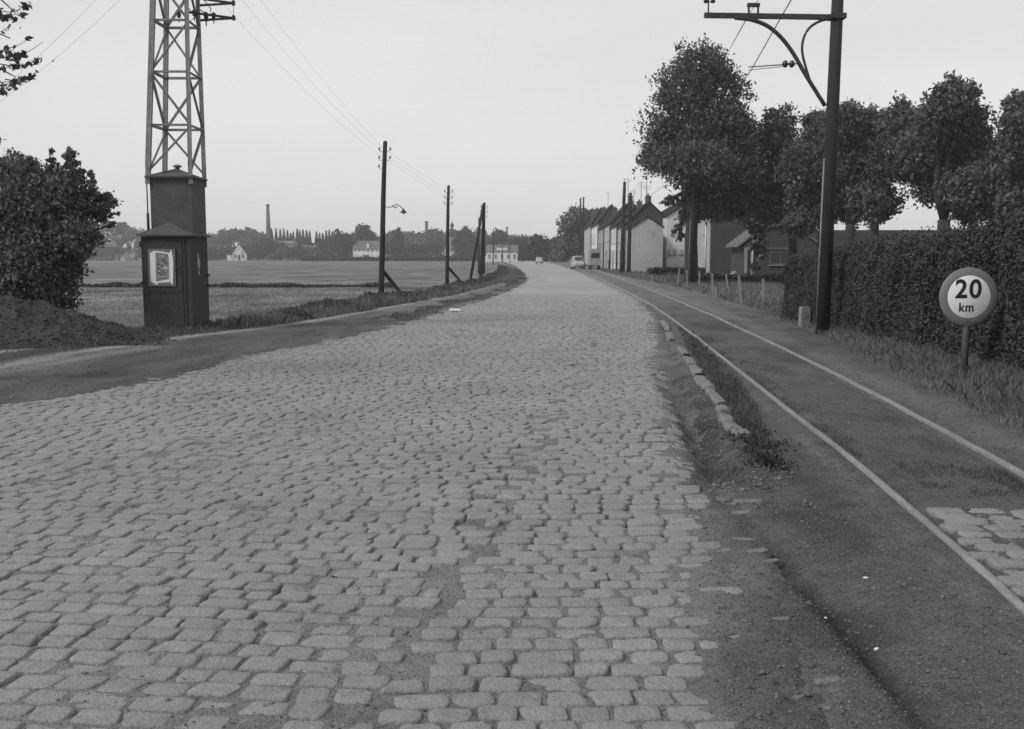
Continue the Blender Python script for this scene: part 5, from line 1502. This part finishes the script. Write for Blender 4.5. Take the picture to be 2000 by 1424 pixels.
# dark low hedge at the far field boundary
rng = np.random.default_rng(611)
n = 12000; u = 590 + 480 * rng.random(n); yy = 345 + rng.random(n) * 2
C = np.stack([far_x(u, yy), yy, rng.random(n) * (.9 + .5 * fbm(u * .05, u * 0, 3))], 1)
V, F = leaf_mesh(C, .5, rng)
tag(np_mesh('boundary_hedge', V, F, M_dark), 'dark low hedge line closing the far side of the field', 'hedge')

GFT = 'separate trees beyond the far side of the field'
def ftree(label, u, Y, lobs, n, size, m, seed, r=.35, cat='tree', per=16, name='tree'):
    x = far_x(u, Y)
    return tree(name, label, cat, (x, Y, 0), [lob(a_, b_, c_, Y, R.uniform(-1, 1), d_) for a_, b_, c_, d_ in lobs], n, size, m, r, 3.0, seed, GFT, per, .2, .35, 6)
ftree('dark round chestnut tree left of the long white house', 668, 372, [(668, 470, 22, 16), (652, 485, 20, 14), (684, 485, 20, 16), (668, 495, 28, 14)], 3600, .75, M_far, 621)
ftree('tall open crowned tree above the long white house', 712, 392, [(709, 452, 14, 11), (703, 462, 15, 10), (720, 464, 13, 10), (708, 476, 22, 12)], 2800, .75, M_far, 622)
ftree('dark pointed cypress cluster behind the tallest line pole', 774, 380, [(778, 452, 4, 14), (772, 464, 7, 16), (779, 470, 7, 22), (768, 484, 10, 18), (780, 488, 9, 16)], 2400, .6, M_far, 623)
ftree('broad dark tree right of the church', 905, 395, [(905, 462, 18, 14), (895, 482, 14, 16), (920, 480, 18, 18), (905, 492, 20, 14)], 3000, .75, M_far, 624)
ftree('round tree behind the white villa', 978, 410, [(976, 464, 14, 13), (968, 478, 16, 12), (988, 478, 14, 10)], 2200, .75, M_far, 625)
ftree('round topped tree right of the white villa', 1018, 330, [(1017, 474, 13, 12), (1010, 490, 16, 14), (1024, 492, 16, 14)], 2300, .65, M_far, 626)
ftree('dark bushy tree in the bend above the distant car', 1052, 285, [(1050, 470, 15, 12), (1062, 480, 16, 16), (1045, 492, 18, 15), (1068, 498, 16, 12)], 3200, .5, M_far, 627)
ftree('grey leafy tree beside the bend, left of the terrace trees', 1085, 270, [(1086, 476, 12, 12), (1096, 492, 16, 16), (1082, 500, 12, 12)], 2200, .5, M_far2, 628)
ftree('tall leafy tree at the far end of the terrace', 1118, 215, [(1118, 425, 22, 18), (1106, 445, 18, 20), (1130, 440, 24, 22), (1150, 425, 14, 18), (1120, 475, 28, 26), (1105, 490, 16, 20), (1140, 490, 20, 24)], 5200, .42, M_leaf, 629, .4)
ftree('pale bush by the field edge below the chimney', 818, 352, [(818, 500, 10, 5)], 700, .45, M_far2, 630, .1, 'bush', name='bush')
ftree('round dark bush left of the dark chestnut', 505, 378, [(503, 497, 14, 8)], 1000, .6, M_far, 631, .1, 'bush', name='bush')
ftree('large dull bush between the gable house and the barn', 550, 378, [(548, 494, 12, 11), (538, 500, 10, 7)], 1200, .6, M_far2, 632, .1, 'bush', name='bush')
ftree('dark tree at the foot of the tallest chimney', 520, 395, [(518, 482, 18, 15), (505, 490, 14, 10), (535, 486, 14, 12)], 2200, .7, M_far, 633)
for i, (u, v, r) in enumerate([(437, 462, 12), (452, 460, 13), (470, 459, 10), (488, 457, 12), (500, 461, 10), (212, 442, 10), (238, 446, 12)]):
    ftree(['hazy round tree at the left end of the misty crest', 'hazy tree second from the left on the misty crest', 'low hazy tree in the middle of the misty crest', 'rounded pale tree left of the tallest chimney', 'pale tree touching the left of the tallest chimney', 'hazy tree seen right of the bush', 'hazy tree close to the left of the kiosk'][i],
          u, 470, [(u, v, r, r * .8)], 900, .9, M_far2, 640 + i, .3)
# row of pointed conifers
def conifer():
    t = thing('conifer', 'dark pointed conifer in the straight row right of the tallest chimney', 'conifer', (0, 0, 0), 0, 'row of pointed conifers')
    rng = np.random.default_rng(9); n = 700
    h = rng.random(n) ** 1.15; r = (1 - h) * 1.75 * (.45 + .6 * rng.random(n)); a_ = rng.random(n) * 6.283
    C = np.stack([np.cos(a_) * r, np.sin(a_) * r, .6 + h * 8.2], 1)
    V, F = leaf_mesh(C, .5, rng, 0, 1.6, .8); np_mesh('crown', V, F, M_far, t)
    mb = MB(); mb.tube([(0, 0, -.2), (0, 0, 7)], [.2, .05], 6); mb.build('trunk', M_bark, t)
    return t
cf_ = conifer(); first = True
for i, u in enumerate([534, 543, 551, 558, 565, 571, 576, 584, 589, 595, 602, 608, 621, 627, 633, 640, 646, 652]):
    Y = 430 + R.uniform(-6, 6); s = R.uniform(.92, 1.18)
    zb_ = EYE + (500 - 476) / FPX * Y
    vt = [446, 446, 447, 446, 449, 455, 452, 447, 450, 448, 450, 451, 452, 454, 455, 450, 448, 452][i]
    ztop_ = EYE + (500 - vt) / FPX * Y
    sz = ztop_ / 9.1
    if first: cf_.location = (far_x(u, Y), Y, 0); cf_.scale = (s * 1.1, s * 1.1, sz); first = False
    else: dup(cf_, (far_x(u, Y), Y, 0), R.uniform(0, 6), (s * 1.1, s * 1.1, sz))

def stack(label, u, vtop, Y, r0, r1):
    x = far_x(u, Y); h = zt(vtop, Y)
    t = thing('factory_chimney', label, 'chimney', (x, Y, 0))
    mb = MB(); mb.tube([(0, 0, -.5), (0, 0, h)], [r0, r1], 16); mb.build('shaft', M_chim, t)
    mb = MB(); mb.lathe((0, 0, h - .8), [(r1 * 1.02, 0), (r1 * 1.25, .2), (r1 * 1.25, .7), (r1 * .9, .8)], 16); mb.build('cornice', M_chim, t)
stack('tallest factory chimney, tapering brick, left of the conifer row', 528, 399, 425, 1.35, .62)
stack('short thick factory chimney left of the church spire', 834.5, 432, 450, .8, .66)
stack('slim factory chimney above the white villa', 990.5, 443, 430, .5, .36)

def church():
    Y = 415; x = far_x(884, Y); s = Y / FPX
    t = thing('church', 'church tower with onion spire and white base rising over the trees', 'church', (x, Y, 0))
    def z(v): return zt(v, Y)
    hw = 6.5 * s
    MB().box(-hw, hw, -hw, hw, -.3, z(462)).build('tower', M_greyw, t)
    mb = MB(); mb.lathe((0, 0, z(462)), [(hw * 1.35, 0), (hw * .9, (462 - 455) * s), (hw * .55, (462 - 449) * s), (hw * .4, (462 - 446) * s)], 8); mb.build('lower_cap', M_tile, t)
    mb = MB(); mb.lathe((0, 0, z(449)), [(2.2 * s, 0), (2.2 * s, 5 * s)], 8); mb.build('lantern', M_greyw, t)
    mb = MB(); mb.lathe((0, 0, z(444)), [(2.4 * s, 0), (3.8 * s, 2.5 * s), (3.0 * s, 5.5 * s), (1.2 * s, 8 * s), (.5 * s, 11 * s), (.2 * s, 15 * s)], 12); mb.build('onion_spire', M_tile, t)
    for k, v in enumerate((472, 486)):
        mb = MB(); mb.box(-1.5 * s, 1.5 * s, -hw - .05, -hw - .003, z(v + 5), z(v - 2)); mb.build('belfry_opening', M_glass, t)
    mb = MB(); mb.box(-13 * s, 9 * s, -hw - 4, -hw - .06, -.3, z(488)); mb.build('white_porch', M_white, t)
    mb = MB(); a0, a1 = -13.5 * s, 9.5 * s
    mb.add([(a0, -hw - 4.3, z(488)), (a1, -hw - 4.3, z(488)), (a1, -hw, z(480)), (a0, -hw, z(480)), (a0, -hw, z(488)), (a1, -hw, z(488))], [(0, 1, 2, 3), (0, 3, 4), (1, 5, 2), (4, 3, 2, 5), (0, 4, 5, 1)]); mb.build('porch_roof', M_tile2, t)
church()
def fhouse(name, label, u0, u1, veave, vridge, Y, D, wm, rm, ridge='x', nwin=4, rows=1, chim=(), rz=0.0, **k):
    x0, x1 = far_x(u0, Y), far_x(u1, Y); W = x1 - x0
    eh = zt(veave, Y); rh = zt(vridge, Y + D / 2) - eh
    wins = []
    for r in range(rows):
        for i in range(nwin):
            ww = min(1.0, W / nwin * .4)
            wins.append((W * (i + .5) / nwin - ww / 2, .9 + r * 2.3, ww, min(1.3, eh * .4)))
    return house(name, label, 'house', (x0, Y, 0), rz, W, D, eh, rh, wm, rm, wins=wins, doors=[(W * .5 - .45, .9, 2.0)] if nwin % 2 == 0 else [], ridge=ridge, chim=chim, **k)
g = fhouse('gable_house', 'small white house with a steep gable end, alone at the far field edge', 456, 484, 494, 478, 385, 8, M_white, M_tile, 'y', 2, 1)
mb = MB(); mb.box(-1.8, -.003, -.3, 3, -.3, 1.9); mb.add([(-2, -.4, 1.9), (0, -.4, 3.0), (0, 3, 3.0), (-2, 3, 1.9)], [(0, 1, 2, 3)]); mb.build('side_annex', M_white, g)
fhouse('outbuilding', 'low dull barn roof right of the small gable house', 486, 530, 503, 499, 388, 5, M_greyw, M_tile2, 'x', 3)
h = fhouse('long_house', 'long white house with dormer and hipped tile roof left of the tallest line pole', 691, 742, 486.5, 471, 368, 9, M_white, M_tile2, 'x', 6, 2)
hW = far_x(742, 368) - far_x(691, 368); hE = zt(486.5, 368)
mb = MB(); mb.box(hW * .52, hW * .62, .6, 2.6, hE, hE + 2.0); dm = mb.build('dormer', M_white, h)
mb = MB(); mb.box(hW * .50, hW * .64, .5, 2.8, hE + 2.0, hE + 2.15); mb.build('dormer_roof', M_tile2, dm)
mb = MB(); mb.box(hW * .8, hW * 1.02, -3.5, -.06, -.3, 1.9); mb.build('white_shed', M_white, h)
mb = MB(); mb.box(hW * .04, hW * .42, -2.0, -.06, -.3, 2.2); mb.build('glazed_veranda', mat('veranda_paint', .45, .6, .5, 1.2), h)
h = fhouse('villa', 'white villa with a wide white dormer behind the thin far poles', 950, 1011, 491, 479, 290, 9, M_white, M_tile2, 'x', 5, 1)
vW = far_x(1011, 290) - far_x(950, 290); vE = zt(491, 290)
mb = MB(); mb.box(vW * .32, vW * .68, .5, 3.5, vE, vE + 1.15); mb.build('dormer', M_white, h)
mb = MB(); mb.box(vW * .30, vW * .70, .4, 3.7, vE + 1.15, vE + 1.27); mb.build('dormer_roof', M_tile2, h)
mb = MB(); mb.box(-vW * .1, -.003, .5, 4, -.3, 1.6); mb.build('side_annex', M_white, h)
fhouse('barn', 'pale roofed barn peeping out left of the dark chestnut', 592, 618, 486, 480, 395, 6, M_greyw, mat('pale_roof', .12, .8, .1, 1), 'x', 2)
fhouse('barn', 'grey farm roof above the bushes right of the tallest chimney', 540, 575, 476, 471, 410, 8, M_greyw, mat('pale_roof', .2), 'x', 3)
fhouse('barn', 'dark hip roofed barn seen between bush and kiosk', 190, 226, 500, 482, 385, 8, M_brick, M_tile, 'x', 3)
fhouse('cottage', 'pale cottage at the far field edge close to the kiosk', 228, 246, 497, 490, 386, 6, M_cream, M_tile, 'x', 2)
fhouse('cottage', 'pale cottage high among the trees left of the kiosk', 212, 224, 478, 471, 430, 6, M_cream, M_tile2, 'x', 2)
fhouse('cottage', 'pale cottage half hidden by the right edge of the bush', 172, 184, 478, 471, 432, 6, M_cream, M_tile2, 'x', 2)
fhouse('low_shed', 'row of small white sheds right of the tallest line pole', 758, 775, 507, 505.5, 355, 3, M_white, M_tile, 'x', 2)
fhouse('terrace_house', 'pale hazy house beyond the bend of the road', 1075, 1092, 485, 478, 300, 7, M_cream, M_tile, 'x', 2)

# ------------------------------------------------------------------ air
USE_HAZE = True
if USE_HAZE:
    mb = MB(); mb.box(-900, 900, -80, 900, -1.5, 27)
    mh = bpy.data.materials.new('haze_air'); mh.use_nodes = True
    n, l = mh.node_tree.nodes, mh.node_tree.links
    n.remove(n['Principled BSDF'])
    pv = n.new('ShaderNodeVolumePrincipled'); pv.inputs['Color'].default_value = (1, 1, 1, 1); pv.inputs['Density'].default_value = .0006; pv.inputs['Anisotropy'].default_value = .2
    l.new(pv.outputs[0], n['Material Output'].inputs['Volume'])
    o = mb.build('haze', mh); o['kind'] = 'stuff'; o['label'] = 'thin pale haze over the fields'
